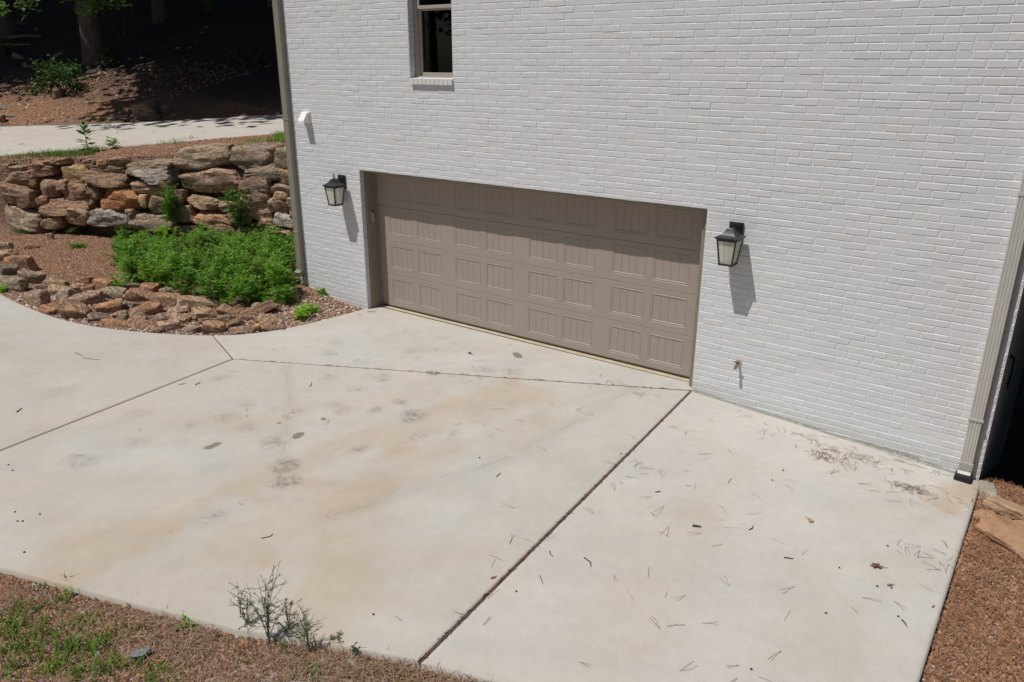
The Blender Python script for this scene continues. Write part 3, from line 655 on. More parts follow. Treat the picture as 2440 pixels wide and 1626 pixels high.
m.box(d0-.003, d1+.003, -.078, -.001, 2.42, 2.45, .002); m.box(d0-.003, d1+.003, -.078, -.001, .415, .44, .002)
hp(m.build('downspout', MT['spout_r']))['label'] = 'pale ribbed downspout at the right corner of the wall'
m = MB(); m.box(d0-.012, d1+.012, -.150, -.040, -.166, -.110, .010); hp(m.build('downspout_mouth', MT['rubber']))
# mortar smear along the wall foot
m = MB(); N = 60
for i in range(N):
    x = 5.12+i*(7.72-5.12)/N; w = .008+.018*float(fbm(np.array(x*3.0), np.array(1.3), 3))+.03*max(0, math.sin((x-6.7)*2.6))*(x > 6.7)*(x < 7.4)
    m.add([(x, -.0005-.004, float(zs(x))-.01), (x+.045, -.0045, float(zs(x+.045))-.01), (x+.045, -.003, float(zs(x+.045))+w), (x, -.003, float(zs(x))+w*rng.uniform(.6, 1.1))], [(0, 1, 2, 3)])
    m.add([(x, -.004, float(zs(x))+.004), (x+.045, -.004, float(zs(x+.045))+.004), (x+.045, -.004-w*.8, float(zs(x+.045))+.002), (x, -.004-w*.8*rng.uniform(.5, 1.2), float(zs(x))+.002)], [(0, 1, 2, 3)])
hp(m.build('mortar_smear', MT['patchc']))

# ------------------------------------------------------------------ wall lanterns
def lantern(cx, label):
    t = tag(empty('wall_lantern', (cx, 0, 1.52)), label, 'wall lamp', 'black lanterns on the garage wall')
    cy = -.155; Z0 = 0.0
    def ring(w, z): return [(-w, cy-w, z), (w, cy-w, z), (w, cy+w, z), (-w, cy+w, z)]
    m = MB(); m.box(-.072, .072, -.022, -.001, .215, .405, .004); m.box(-.058, .058, -.034, -.022, .228, .392, .004)
    m.tube([(-.025, -.036, .36), (-.025, -.038, .36)], .006, 8); m.tube([(.02, -.036, .26), (.02, -.038, .26)], .006, 8); m.build('back_plate', MT['black'], t)
    m = MB(); m.box(-.012, .012, cy-.006, -.03, .338, .358, .003); m.build('arm', MT['black'], t)
    m = MB(); m.loft([ring(.108, .262), ring(.117, .268), ring(.117, .282), ring(.100, .289), ring(.076, .303), ring(.056, .322), ring(.042, .345), ring(.034, .36), ring(.026, .362), ring(.020, .368)]); m.build('roof', MT['black'], t)
    m = MB(); w = .013; zt = .432
    m.box(-.016, -.010, cy-.005, cy+.005, .366, zt, .0015); m.box(.010, .016, cy-.005, cy+.005, .366, zt, .0015); m.box(-.016, .016, cy-.005, cy+.005, zt-.006, zt+.001, .0015); m.build('handle', MT['black'], t)
    tw, bw, tz, bz = .095, .066, .262, .012
    m = MB()
    for sx, sy in ((-1, -1), (1, -1), (1, 1), (-1, 1)):
        m.loft([[(sx*bw+a*.007, cy+sy*bw+b*.007, bz) for a, b in ((-1, -1), (1, -1), (1, 1), (-1, 1))], [(sx*tw+a*.007, cy+sy*tw+b*.007, tz) for a, b in ((-1, -1), (1, -1), (1, 1), (-1, 1))]])
    for (w, za, zb) in ((bw+.008, -.004, .014), (tw+.006, .246, .263)):
        m.box(-w, w, cy-w, cy-w+.012, za, zb); m.box(-w, w, cy+w-.012, cy+w, za, zb); m.box(-w, -w+.012, cy-w+.012, cy+w-.012, za, zb); m.box(w-.012, w, cy-w+.012, cy+w-.012, za, zb)
    m.box(-bw, bw, cy-bw, cy+bw, -.002, .002); m.build('frame', MT['black'], t)
    m = MB(); q = [(-1, -1), (1, -1), (1, 1), (-1, 1)]
    for i in range(4):
        a, b = q[i], q[(i+1) % 4]; m.add([(a[0]*bw, cy+a[1]*bw, bz), (b[0]*bw, cy+b[1]*bw, bz), (b[0]*tw, cy+b[1]*tw, tz-.014), (a[0]*tw, cy+a[1]*tw, tz-.014)], [(0, 1, 2, 3)])
    m.build('glass_panes', MT['glass'], t)
    m = MB(); m.tube([(0, cy, .19), (0, cy, .262)], .014, 10); m.build('socket', MT['black'], t)
    m = MB(); m.tube([(0, cy, .02), (0, cy, .19)], .022, 12); m.build('candle_tube', MT['tube'], t, True)
lantern(-.355, 'black wall lantern left of the garage door, near the white vent')
lantern(5.425, 'black wall lantern right of the garage door, above the tap')

# vent hood
t = tag(empty('vent_hood', (-1.0, 0, 2.68)), 'white plastic dryer vent hood on the brick above the left lantern', 'vent')
m = MB(); m.box(-.078, .078, -.018, 0, -.082, .082, .004); m.build('back_plate', MT['white'], t)
m = MB(); pr = [(-.018, .074), (-.035, .074), (-.052, .066), (-.118, -.030), (-.124, -.045), (-.124, -.066), (-.018, -.066)]
m.loft([[(-.062, y, z) for y, z in pr], [(-.056, y, z+.002 if z > 0 else z) for y, z in pr], [(.056, y, z+.002 if z > 0 else z) for y, z in pr], [(.062, y, z) for y, z in pr]]); m.build('hood', MT['white'], t)
# tap
t = tag(empty('outdoor_tap', (5.595, 0, .445)), 'small brass garden tap on the brick low right of the garage door', 'tap')
m = MB(); m.tube([(0, -.002, .012), (0, -.012, .012)], .030, 12); m.tube([(-.012, -.003, 0), (-.012, -.014, 0)], .024, 10); m.build('escutcheon', MT['pink'], t)
m = MB(); m.tube([(0, -.01, .01), (0, -.05, .008), (-.002, -.075, -.004), (-.004, -.085, -.035)], [.013, .014, .015, .014], 10); m.tube([(0, -.045, .01), (-.002, -.065, .032)], .011, 8); m.tube([(-.004, -.085, -.03), (-.004, -.088, -.048)], .017, 10); m.build('spout', MT['brass'], t, True)
m = MB(); m.tube([(-.028, -.075, .03), (-.012, -.082, .036), (.012, -.08, .038), (.022, -.075, .034)], .007, 6); m.build('handle', MT['green'], t)
# door sensor/keypad on left jamb
t = tag(empty('keypad', (.030, .165, 1.36)), 'small grey keypad box on the left jamb of the garage door', 'keypad')
m = MB(); m.box(0, .024, -.022, .022, -.075, .075, .004); m.build('case', m_simple('grey_plastic', (.33, .33, .33), .4), t)
m = MB(); m.box(.022, .027, -.018, .018, .045, .074, .002); m.build('lid', MT['black'], t)
# cable on side wall
pts = [(XH+.006, .55, .86), (XH+.01, .9, .78), (XH+.03, 1.05, .66), (XH+.035, 1.12, .5), (XH+.03, 1.02, .40), (XH+.03, .93, .48), (XH+.03, .96, .62), (XH+.03, 1.08, .70), (XH+.03, 1.2, .55), (XH+.02, 1.1, .38)]
m = MB(); P = [Vector(p) for p in pts]; Q = []
for i in range(len(P)-1):
    for k in range(5):
        t_ = k/5; a = P[max(i-1, 0)]; b = P[i]; c = P[i+1]; d = P[min(i+2, len(P)-1)]
        Q.append(0.5*((2*b)+(c-a)*t_+(2*a-5*b+4*c-d)*t_*t_+(3*b-a-3*c+d)*t_**3))
m.tube(Q, .008, 6); tag(m.build('cable', MT['rubber'], smooth=True), 'coiled black cable hanging on the shaded side wall', 'cable')
# meter bracket
m = MB(); m.box(XH, XH+.10, 6.8, 7.0, .55, .95, .01); m.box(XH, XH+.06, 6.86, 6.94, .95, 1.7, .01)
tag(m.build('utility_box', MT['white']), 'pale utility box and conduit on the shaded side wall', 'utility box')

# ------------------------------------------------------------------ rocks
def rock_mesh(w, d, h, seed, n=9, rough=.06, flat=.0, boxy=1.0):
    r = random.Random(seed); planes = []
    for ax in range(3):
        for s in (-1, 1):
            nv = Vector((r.gauss(0, .13), r.gauss(0, .13), r.gauss(0, .13))); nv[ax] += s; planes.append((nv.normalized(), r.uniform(.90, 1.0)))
    for _ in range(10):
        nv = Vector((r.gauss(0, 1), r.gauss(0, 1), r.gauss(0, 1))).normalized(); planes.append((nv, r.uniform(.98, 1.22)))
    idx = {}; V = []; Fc = []
    so = Vector((seed*1.37 % 50, seed*2.11 % 50, 3.3))
    def vid(p):
        k = tuple(round(c, 4) for c in p)
        if k in idx: return idx[k]
        dv = Vector(p).normalized(); rad = min(hh/max(1e-3, dv.dot(nv)) for nv, hh in planes if dv.dot(nv) > .05)
        q = dv*min(rad, 1.5)
        q = q*(1+rough*(mnoise.fractal(q*1.6+so, .9, 2.1, 4))+rough*.7*mnoise.noise(Vector((q.x*1.5, q.y*1.5, q.z*5))+so))
        V.append((q.x*w/2, q.y*d/2, q.z*h/2)); idx[k] = len(V)-1; return idx[k]
    for ax in range(3):
        for s in (-1, 1):
            for i in range(n):
                for j in range(n):
                    def P(a, b):
                        q = [0, 0, 0]; q[ax] = s; q[(ax+1) % 3] = -1+2*a/n; q[(ax+2) % 3] = -1+2*b/n; return q
                    f = [vid(P(i, j)), vid(P(i+1, j)), vid(P(i+1, j+1)), vid(P(i, j+1))]; Fc.append(f if s > 0 else f[::-1])
    return V, Fc
RC = dict(u=(.35, .20, .115), g=(.37, .285, .20), dg=(.26, .20, .15), t=(.45, .305, .19), o=(.46, .245, .13), b=(.31, .20, .13), p=(.42, .28, .20), r=(.45, .19, .07), w=(.47, .42, .365), y=(.50, .345, .17), s=(.38, .225, .135))
CN = dict(u='orange', g='grey', dg='dark grey', t='tan', o='orange', b='brown', p='pinkish grey', r='rust orange', w='pale grey', y='yellow tan', s='red brown')
ORD = ['first', 'second', 'third', 'fourth', 'fifth', 'sixth', 'seventh', 'eighth', 'ninth', 'tenth', 'eleventh', 'twelfth', 'thirteenth', 'fourteenth', 'fifteenth', 'sixteenth', 'seventeenth', 'eighteenth', 'nineteenth', 'twentieth', 'twenty-first', 'twenty-second', 'twenty-third', 'twenty-fourth', 'twenty-fifth']
def rock(P, w, d, h, rz, seed, ck, name, ry=0, **kw):
    V, Fc = rock_mesh(w, d, h, seed, **kw); r = random.Random(seed); c = np.array(RC[ck])*r.uniform(.88, 1.12)*1.0
    o = mesh_obj(name, V, Fc, MT['rock'], smooth=True, col=np.tile(c, (len(V), 1)))
    if hasattr(o.data, 'set_sharp_from_angle'): o.data.set_sharp_from_angle(angle=math.radians(26))
    o.location = P; tj = .17 if name == 'edging_rock' else .035; o.rotation_euler = (r.gauss(0, tj)+(.14 if name == 'edging_rock' else 0), ry+r.gauss(0, tj), rz+(r.gauss(0, .25) if name == 'edging_rock' else 0)); return o
def zW(u, v): return (u/3.1365, 320+v/3.1365)
WR = { # retaining wall stones by course: cx, cy, w, h in the zoomed trace, colour, tilt
 'top course': [(30, 243, 75, 40, 'b', 0), (115, 268, 125, 55, 'g', 0), (290, 268, 250, 100, 's', 0), (350, 212, 110, 34, 's', 0), (430, 208, 80, 46, 's', 0), (530, 305, 200, 125, 'y', .1), (660, 218, 95, 55, 's', 0), (755, 214, 95, 50, 'o', 0), (860, 212, 145, 72, 'b', 0), (770, 265, 350, 75, 'b', -.05), (1095, 258, 350, 110, 'g', -.02), (1480, 182, 430, 178, 'g', -.08), (1855, 192, 360, 178, 'dg', .04), (2120, 185, 200, 150, 'g', .05)],
 'second course': [(125, 345, 260, 125, 'b', .03), (350, 412, 175, 135, 'b', 0), (450, 385, 95, 70, 's', 0), (545, 438, 225, 150, 's', -.25), (690, 445, 95, 95, 'b', 0), (770, 350, 360, 130, 'b', .02), (1135, 318, 290, 105, 'w', -.03), (1065, 412, 245, 110, 't', .05), (1225, 410, 110, 110, 'b', 0), (1560, 355, 500, 170, 'p', .03), (1930, 308, 305, 120, 'dg', -.1), (2130, 325, 160, 105, 't', .15), (2110, 415, 165, 105, 'g', .15)],
 'third course': [(120, 470, 280, 175, 'b', .06), (310, 505, 85, 75, 's', 0), (450, 545, 520, 115, 's', -.06), (880, 497, 335, 158, 'r', .03), (1060, 500, 75, 100, 'y', 0), (1160, 530, 125, 140, 'b', .1), (1320, 480, 100, 110, 'b', 0), (1500, 522, 250, 98, 't', .1), (1680, 545, 105, 70, 't', 0), (1885, 438, 255, 200, 'p', 0), (1895, 570, 245, 145, 't', .1), (2025, 530, 70, 95, 't', 0), (2085, 475, 110, 75, 't', .1), (2100, 557, 115, 118, 's', 0), (2172, 505, 95, 60, 'g', 0), (2185, 590, 65, 105, 't', 0)],
 'lowest course': [(150, 640, 310, 155, 'g', .2), (380, 668, 160, 95, 't', -.1), (560, 622, 190, 120, 't', .06), (810, 632, 320, 140, 'w', -.02), (960, 585, 65, 42, 't', 0), (1130, 672, 320, 150, 'g', 0), (1360, 600, 170, 120, 'b', 0), (1580, 648, 300, 100, 'o', .05), (1780, 640, 170, 90, 'b', 0), (1970, 672, 118, 62, 't', 0), (2112, 645, 200, 100, 'w', .28), (2040, 712, 90, 68, 'y', 0), (2120, 745, 110, 60, 't', 0), (1850, 740, 200, 90, 'b', 0), (1650, 740, 220, 90, 'b', 0), (1400, 740, 240, 90, 'b', 0), (2195, 808, 70, 60, 'p', 0), (2190, 870, 70, 60, 't', 0), (2215, 1030, 75, 70, 't', 0), (2190, 950, 80, 70, 'b', 0)]}
WN3 = np.array([WN[0], WN[1], .0])
seed = 11
for course, L in WR.items():
    L = sorted(L, key=lambda q: q[0])
    for i, (u, v, w, h, ck, tl) in enumerate(L):
        uu, vv = zW(u, v); batter = {'top course': .20, 'second course': .10, 'third course': .03, 'lowest course': -.03}[course]
        dp = 0.55 if w > 150 else .4
        P = on_plane(uu, vv, (WALL0[0]+WN[0]*batter, WALL0[1]+WN[1]*batter, 0), WN3)
        dist = (P-CAM)@_f; sc = dist/F_PX/3.1365
        W = w*sc/abs(R_[:2]@WD)*1.02; H = h*sc*1.05
        depth = min(.75, max(.35, (W+H)*.5))
        C0 = P+WN3*(depth*.5-.02)
        big = 'large ' if w*h > 45000 else ('small ' if w*h < 9000 else '')
        o = rock(C0, W, depth, H, math.atan2(WD[1], WD[0]), seed, ck, 'wall_stone', ry=tl, n=12 if w > 200 else 8, rough=.085)
        tag(o, f"{big}{CN[ck]} stone in the {course} of the boulder wall, {ORD[i]} from left", 'boulder', 'stones of the boulder retaining wall'); seed += 1
ER = [('back row', [(40, 850, 105, 85, 'g'), (55, 915, 135, 105, 't'), (150, 975, 265, 135, 'o'), (240, 1078, 190, 115, 'g'), (390, 1088, 95, 60, 'p'), (425, 1122, 155, 85, 't'), (625, 1100, 105, 60, 's'), (785, 1130, 185, 92, 'o'), (960, 1142, 145, 60, 'g'), (1120, 1152, 145, 78, 'o'), (1250, 1180, 95, 70, 'g'), (1380, 1187, 165, 85, 't'), (1570, 1242, 115, 50, 'g'), (1660, 1268, 85, 48, 's'), (1700, 1322, 135, 72, 's'), (1920, 1325, 275, 95, 's'), (1925, 1285, 80, 34, 'g')]),
      ('middle row', [(68, 1025, 105, 100, 'dg'), (100, 1130, 225, 125, 'g'), (325, 1142, 100, 60, 'p'), (445, 1172, 155, 90, 't'), (505, 1212, 160, 120, 'g'), (600, 1158, 95, 88, 't'), (662, 1165, 85, 70, 'o'), (660, 1240, 195, 118, 'p'), (850, 1197, 205, 110, 'g'), (1062, 1215, 215, 100, 's'), (960, 1276, 135, 44, 'g'), (1115, 1281, 118, 56, 'o'), (1268, 1250, 185, 118, 's'), (1330, 1325, 135, 58, 'p'), (1480, 1270, 285, 98, 't'), (1515, 1355, 150, 118, 't'), (1682, 1385, 145, 50, 'p'), (1750, 1425, 135, 80, 's'), (1830, 1377, 108, 58, 's'), (1980, 1395, 135, 72, 't'), (1892, 1415, 66, 38, 'o')]),
      ('front row', [(285, 1235, 195, 138, 'p'), (405, 1312, 165, 90, 'o'), (585, 1335, 215, 130, 's'), (720, 1380, 118, 70, 'dg'), (815, 1300, 185, 105, 'o'), (910, 1360, 115, 78, 'p'), (850, 1420, 195, 60, 'o'), (1035, 1365, 155, 78, 'b'), (1078, 1325, 240, 85, 'o'), (1045, 1430, 185, 56, 's'), (1175, 1475, 88, 38, 's'), (1242, 1370, 138, 70, 'p'), (1345, 1387, 145, 88, 't'), (1262, 1440, 165, 96, 'p'), (1440, 1465, 108, 58, 'p'), (1540, 1402, 98, 68, 's'), (1600, 1450, 165, 118, 's'), (1822, 1465, 195, 64, 'b'), (2000, 1450, 155, 58, 's'), (2100, 1456, 68, 42, 's')])]
def g1(x, y): return float(ground(np.array([x]), np.array([y]))[0])
def on_ground(u, v, up=0.0):
    z = 0.
    for _ in range(8): P = on_z(u, v, z+up); z = 0.5*z+.5*g1(P[0], P[1])
    return P
for row, L in ER:
    L = sorted(L, key=lambda q: q[0])
    for i, (u, v, w, h, ck) in enumerate(L):
        uu, vv = zW(u, v); z = 0.0
        hh = .16
        for _ in range(3):
            P = on_ground(uu, vv, hh*.25); dist = (P-CAM)@_f; sc = dist/F_PX/3.1365; W = w*sc*1.03
            # apparent height = H*cos + D*sin of view
            el = math.atan2(CAM[2]-P[2], math.hypot(*(P-CAM)[:2])); D = max(.09, min(W*.7, .22)); hh = max(.09, (h*sc*1.15-D*math.sin(el))/math.cos(el)*1.15)
        big = 'large ' if w*h > 17000 else ('small ' if w*h < 6000 else '')
        o = rock((P[0], P[1], P[2]-hh*.02), W, D, hh*.95, math.atan2(R_[1], R_[0])+random.Random(seed).gauss(0, .12), seed, ck, 'edging_rock', n=8, rough=.07)
        tag(o, f"{big}{CN[ck]} rock in the {row} of the rock border, {ORD[i]} from left", 'rock', 'loose rocks edging the planting bed'); seed += 1
for (u, v, w, h, ck, lab) in [(235, 845, 85, 45, 'o', 'small orange rock lying alone on the mulch beside the weeds'), (380, 780, 42, 66, 'p', 'small upright pinkish rock standing alone on the mulch'), (260, 728, 130, 40, 'p', 'flat pinkish rock half buried below the boulder wall')]:
    uu, vv = zW(u, v); P = on_ground(uu, vv, .02); sc = ((P-CAM)@_f)/F_PX/3.1365
    tag(rock((P[0], P[1], P[2]), w*sc, w*sc*.7, h*sc*1.2, math.atan2(R_[1], R_[0]), seed, ck, 'loose_rock', n=7), lab, 'rock'); seed += 1
# right side boulders (source px)
for (u, v, w, h, ck, lab, dep) in [(2412, 1278, 170, 125, 'u', 'big flat orange boulder on the mulch right of the driveway corner', .34), (2352, 1234, 58, 62, 'u', 'upright orange boulder between the footing and the big flat boulder', .16), (2400, 1210, 90, 50, 't', 'tan boulder behind the others at the edge of the dark shade', .2), (2440, 1265, 60, 40, 'o', 'small orange boulder beside the right frame edge near the shade', .2)]:
    P = on_ground(u, v+h*.15, .02); sc = ((P-CAM)@_f)/F_PX
    tag(rock((P[0]+(.03 if dep > .3 else 0), P[1], P[2]+.02), w*sc*1.0, dep, max(.10, h*sc*.5), -.55+random.Random(seed).gauss(0, .2), seed, ck, 'boulder', n=12, rough=.09), lab, 'boulder').data.materials[0] = MT['rock2']; seed += 1
P = on_ground(2325, 1195, .0)
tag(rock((8.03, -.12, -.27), .16, .30, .22, .2, seed, 'w', 'footing_lump', n=12, rough=.09), 'rough pale concrete lump at the foot of the right house corner', 'concrete'); seed += 1
bpy.data.objects['footing_lump'].data.materials[0] = MT['footing']

# ------------------------------------------------------------------ scatter: chips, needles
def frame_mask(x, y, z, mg=60):
    d = np.stack([x, y, z], -1)-CAM; zz = d@_f; u = CXW/2+F_PX*(d@R_)/zz; v = CYW/2-F_PX*(d@U_)/zz
    return (zz > .5) & (u > -mg) & (u < CXW+mg) & (v > -mg) & (v < CYW+mg)
def chips(name, x, y, size, cols, lab=None, thick=.28, zoff=0.0, zf=None):
    n = len(x); z = (zf or ground)(x, y)+zoff
    k = 5; a = np.linspace(0, 2*np.pi, k, endpoint=False)[None]+RNG.random((n, 1))*6.28+RNG.normal(0, .25, (n, k))
    L = size[:, None]*(0.6+.5*RNG.random((n, k))); asp = (0.35+.5*RNG.random(n))[:, None]
    px = np.cos(a)*L; py = np.sin(a)*L*asp; th = RNG.random(n)*6.28
    ct, st = np.cos(th)[:, None], np.sin(th)[:, None]; rx = px*ct-py*st; ry = px*st+py*ct
    tx = RNG.normal(0, .32, (n, 1)); ty = RNG.normal(0, .32, (n, 1)); h = (size*thick)[:, None]*(0.5+RNG.random((n, 1)))
    top = np.stack([x[:, None]+rx*.8, y[:, None]+ry*.8, z[:, None]+h+rx*tx+ry*ty], -1)
    bot = np.stack([x[:, None]+rx, y[:, None]+ry, z[:, None]-h*.7+rx*tx+ry*ty], -1)
    V = np.concatenate([top, bot], 1).reshape(-1, 3); b = (np.arange(n)*2*k)[:, None]
    Ft = b+np.arange(k)[None]
    i = np.arange(k); j = (i+1) % k
    Fs = (b[:, :, None]+np.stack([i+k, j+k, j, i], -1)[None]).reshape(-1, 4)
    c = cols[RNG.integers(0, len(cols), n)]*(0.7+.6*RNG.random((n, 1)))
    C = np.repeat(c, 2*k, 0)
    me = bpy.data.meshes.new(name); me.vertices.add(len(V)); me.vertices.foreach_set("co", V.astype(np.float32).ravel())
    li = np.r_[Ft.ravel(), Fs.ravel()].astype(np.int32); me.loops.add(len(li)); me.loops.foreach_set("vertex_index", li)
    ls = np.r_[np.arange(n)*k, n*k+np.arange(n*k)*4].astype(np.int32); me.polygons.add(len(ls)); me.polygons.foreach_set("loop_start", ls); me.update(calc_edges=True)
    me.materials.append(MT['chip']); ca = me.color_attributes.new("tint", 'FLOAT_COLOR', 'POINT'); cc = np.ones((len(V), 4), np.float32); cc[:, :3] = C; ca.data.foreach_set("color", cc.ravel())
    o = bpy.data.objects.new(name, me); COL.objects.link(o); return tag(o, lab, 'mulch', kind='stuff')
def sample(n, x0, x1, y0, y1, mask):
    x = RNG.uniform(x0, x1, n); y = RNG.uniform(y0, y1, n); m = mask(x, y); x, y = x[m], y[m]; z = ground(x, y); m = frame_mask(x, y, z); return x[m], y[m]
def swall(x, y): return (x-WALL0[0])*WN[0]+(y-WALL0[1])*WN[1]
brown = np.array([(.30, .145, .075), (.23, .115, .065), (.33, .175, .095), (.18, .09, .055), (.38, .225, .14), (.27, .13, .07), (.32, .165, .09), (.38, .25, .17)])
grey = np.array([(.34, .27, .22), (.27, .19, .15), (.42, .36, .31), (.22, .15, .11), (.33, .22, .16), (.52, .46, .42)])
x, y = sample(70000, -11, .2, -3.2, 3, lambda x, y: ~inpoly(x, y, SLAB) & (swall(x, y) < .1) & ((x < XL) | (y < -.0)))
chips('bed_mulch', x, y, RNG.uniform(.012, .030, len(x)), brown, 'brown bark mulch in the bed below the boulder wall')
x, y = sample(60000, -13, -3, -2, 7, lambda x, y: (swall(x, y) > .45) & ~inpoly(x, y, UPD))
chips('terrace_mulch', x, y, RNG.uniform(.015, .034, len(x)), brown, 'brown bark mulch between the boulder wall and the upper driveway')
x, y = sample(90000, 1.5, 6.5, -7.4, -4.6, lambda x, y: ~inpoly(x, y, SLAB))
chips('verge_mulch', x, y, RNG.uniform(.009, .021, len(x)), np.r_[brown*.95, brown*.85, brown*.6, grey*.6], 'brown bark mulch along the near edge of the driveway')
x, y = sample(60000, 7.96, 9.6, -5.5, 1.0, lambda x, y: (x > XR+.01) | (y > 0.05))
chips('side_mulch', x, y, RNG.uniform(.008, .019, len(x)), np.r_[brown*1.15, brown*np.array([1.25, 1.15, 1.1]), grey], 'reddish bark mulch right of the driveway')
x, y = sample(22000, -30, -8, -2, 12, lambda x, y: ((x-FAR0[0])*FN[0]+(y-FAR0[1])*FN[1] > .1) & ((x-FAR0[0])*FN[0]+(y-FAR0[1])*FN[1] < 5.5) & (x < -15) & ~inpoly(x, y, UPD))
chips('bank_litter', x, y, RNG.uniform(.02, .07, len(x)), np.r_[grey*.8, brown, brown]*.95, 'dry leaf litter on the bank beyond the upper driveway')
def needles(name, x, y, L, w, cols, lab, z, cat='pine needles', mat='needle', ang=None, lift=.01, bend=.12, jit=.5):
    n = len(x); th = RNG.random(n)*6.283 if ang is None else ang+RNG.normal(0, jit, n)
    d = np.stack([np.cos(th), np.sin(th)], -1); nr = np.stack([-d[:, 1], d[:, 0]], -1)
    bd = RNG.normal(0, bend, n)[:, None]*L[:, None]
    z0 = z+RNG.uniform(.002, lift, n); z1 = z+RNG.uniform(.002, lift*1.6, n)
    V = []
    for t_, zz in ((-.5, z0), (0., (z0+z1)/2+.003), (.5, z1)):
        c = np.stack([x, y], -1)+d*(t_*L[:, None])+nr*bd*(1-4*t_*t_)*.5
        for s in (-1, 1): V.append(np.concatenate([c+nr*w*s*.5, zz[:, None]], 1))
    V = np.stack(V, 1).reshape(-1, 3); b = (np.arange(n)*6)[:, None]
    Fq = np.concatenate([b+np.array([0, 1, 3, 2]), b+np.array([2, 3, 5, 4])], 0)
    c = cols[RNG.integers(0, len(cols), n)]*(0.75+.5*RNG.random((n, 1)))
    return tag(mesh_obj(name, V, Fq, MT[mat], col=np.repeat(c, 6, 0)), lab, cat, kind='stuff')
ncol = np.array([(.20, .12, .08), (.16, .10, .075), (.25, .10, .07), (.12, .085, .06), (.28, .19, .12)])
# loose needles on slab
n = 900; x = RNG.uniform(-2, 7.9, n); y = RNG.uniform(-5.5, -.03, n)
keep = inpoly(x, y, SLAB) & (RNG.random(n) < np.where(x > 5.1, .38, np.where(y > -2.2, .30, .06))); x, y = x[keep], y[keep]
cl = [(2005, 1085, .17, 60), (1965, 1090, .08, 40), (2060, 1095, .09, 20), (2172, 1165, .09, 55), (2215, 1100, .2, 14), (2140, 1105, .2, 12), (2240, 1345, .16, 22), (1890, 1040, .15, 12), (1540, 1110, .1, 8), (2110, 1170, .25, 14), (1640, 1180, .4, 12), (2260, 1190, .15, 8), (1030, 890, .05, 12), (1500, 925, .2, 16), (1150, 905, .3, 14), (1230, 815, .05, 14)]
for (u, v, s, k) in cl:
    P = on_slab(u, v); x = np.r_[x, P[0]+RNG.normal(0, s, k)]; y = np.r_[y, np.minimum(-.02, P[1]+RNG.normal(0, s*.5, k))]
m = inpoly(x, y, SLAB); x, y = x[m], y[m]
an = RNG.random(len(x))*6.283; Ln = RNG.uniform(.05, .15, len(x)); k2 = RNG.random(len(x)) < .55; da = RNG.uniform(.12, .4, len(x))
hx, hy = x-np.cos(an)*Ln/2, y-np.sin(an)*Ln/2
x = np.r_[x, (hx+np.cos(an+da)*Ln/2)[k2]]; y = np.r_[y, (hy+np.sin(an+da)*Ln/2)[k2]]; AN = np.r_[an, (an+da)[k2]]; LN = np.r_[Ln, Ln[k2]]
m = (y+.5*LN*np.abs(np.sin(AN)) < -.01); x, y, AN, LN = x[m], y[m], AN[m], LN[m]
needles('pine_needles', x, y, LN, .0021, ncol, 'thin brown pine needles scattered over the concrete', zs(x), ang=AN, jit=.01, lift=.006, bend=.10)
# needles caught in the joints
t_ = RNG.random(260)**.8; xx = 5.1+(J1B[0]-5.1)*t_+RNG.normal(0, .006, 260); yy = J1B[1]*t_
xx2 = TRI[0]+(5.1-TRI[0])*RNG.random(90); yy2 = TRI[1]*(1-(xx2-TRI[0])/(5.1-TRI[0])); x = np.r_[xx, xx2]; y = np.r_[yy, yy2+RNG.normal(0, .01, 90)]
needles('joint_needles', x, y, RNG.uniform(.02, .07, len(x)), .005, np.array([(.13, .055, .045), (.10, .06, .045), (.17, .09, .065)]), 'red brown needles packed into the driveway joints', zs(x)-.004, ang=np.where(np.arange(len(x)) < 260, -1.495, .453), lift=.004)
x, y = sample(14000, 7.96, 9.2, -5.5, .3, lambda x, y: (x > XR-.01) & (RNG.random(len(x)) < ss(.9, .1, x-XR)*.8+.25))
needles('side_pine_straw', x, y, RNG.uniform(.05, .15, len(x)), .003, np.array([(.30, .15, .075), (.36, .20, .10), (.24, .11, .06)]), 'rusty pine straw beside the right edge of the driveway', ground(x, y)+.006, lift=.03)
def dry_mask(x, y): return ~inpoly(x, y, SLAB) & (RNG.random(len(x)) < .95*np.exp(-((x-4.75)**2*.9+(y+5.7)**2*1.0))*ss(.30, .6, fbm(x*2+3, y*2, 3)))
x, y = sample(60000, 1.5, 6.5, -7.4, -4.6, lambda x, y: dry_mask(x, y) | (~inpoly(x, y, SLAB) & (x > 5.0) & (dpoly(x, y, FRONT, False) < .16) & (RNG.random(len(x)) < .6)))
needles('verge_dry_grass', x, y, RNG.uniform(.04, .15, len(x)), .0024, np.array([(.30, .20, .13), (.25, .15, .095), (.22, .11, .07), (.38, .30, .22)]), 'dead grass stems and pine straw on the near verge', ground(x, y)+.006, cat='dry grass', lift=.035)
x, y = sample(20000, 1.5, 6.5, -7.4, -4.6, lambda x, y: ~inpoly(x, y, SLAB) & (RNG.random(len(x)) < ss(.42, .6, fbm(x*1.4+13, y*1.4, 3))*.7*ss(.35, .9, dpoly(x, y, FRONT, False)+(x > 4.4)*.3)))
chips('verge_leaf_litter', x, y, RNG.uniform(.018, .045, len(x)), grey*.7, 'grey brown dead leaves on the near verge', zoff=.008, thick=.12)
x, y = sample(12000, -6.5, .2, -3.2, .2, lambda x, y: ~inpoly(x, y, SLAB) & (dpoly(x, y, CURVE, False) < .95) & ((x < XL) | (y < 0)))
chips('border_leaf_litter', x, y, RNG.uniform(.015, .034, len(x)), grey*1.05, 'pale dead leaves caught between the border rocks', zoff=.012, thick=.15)
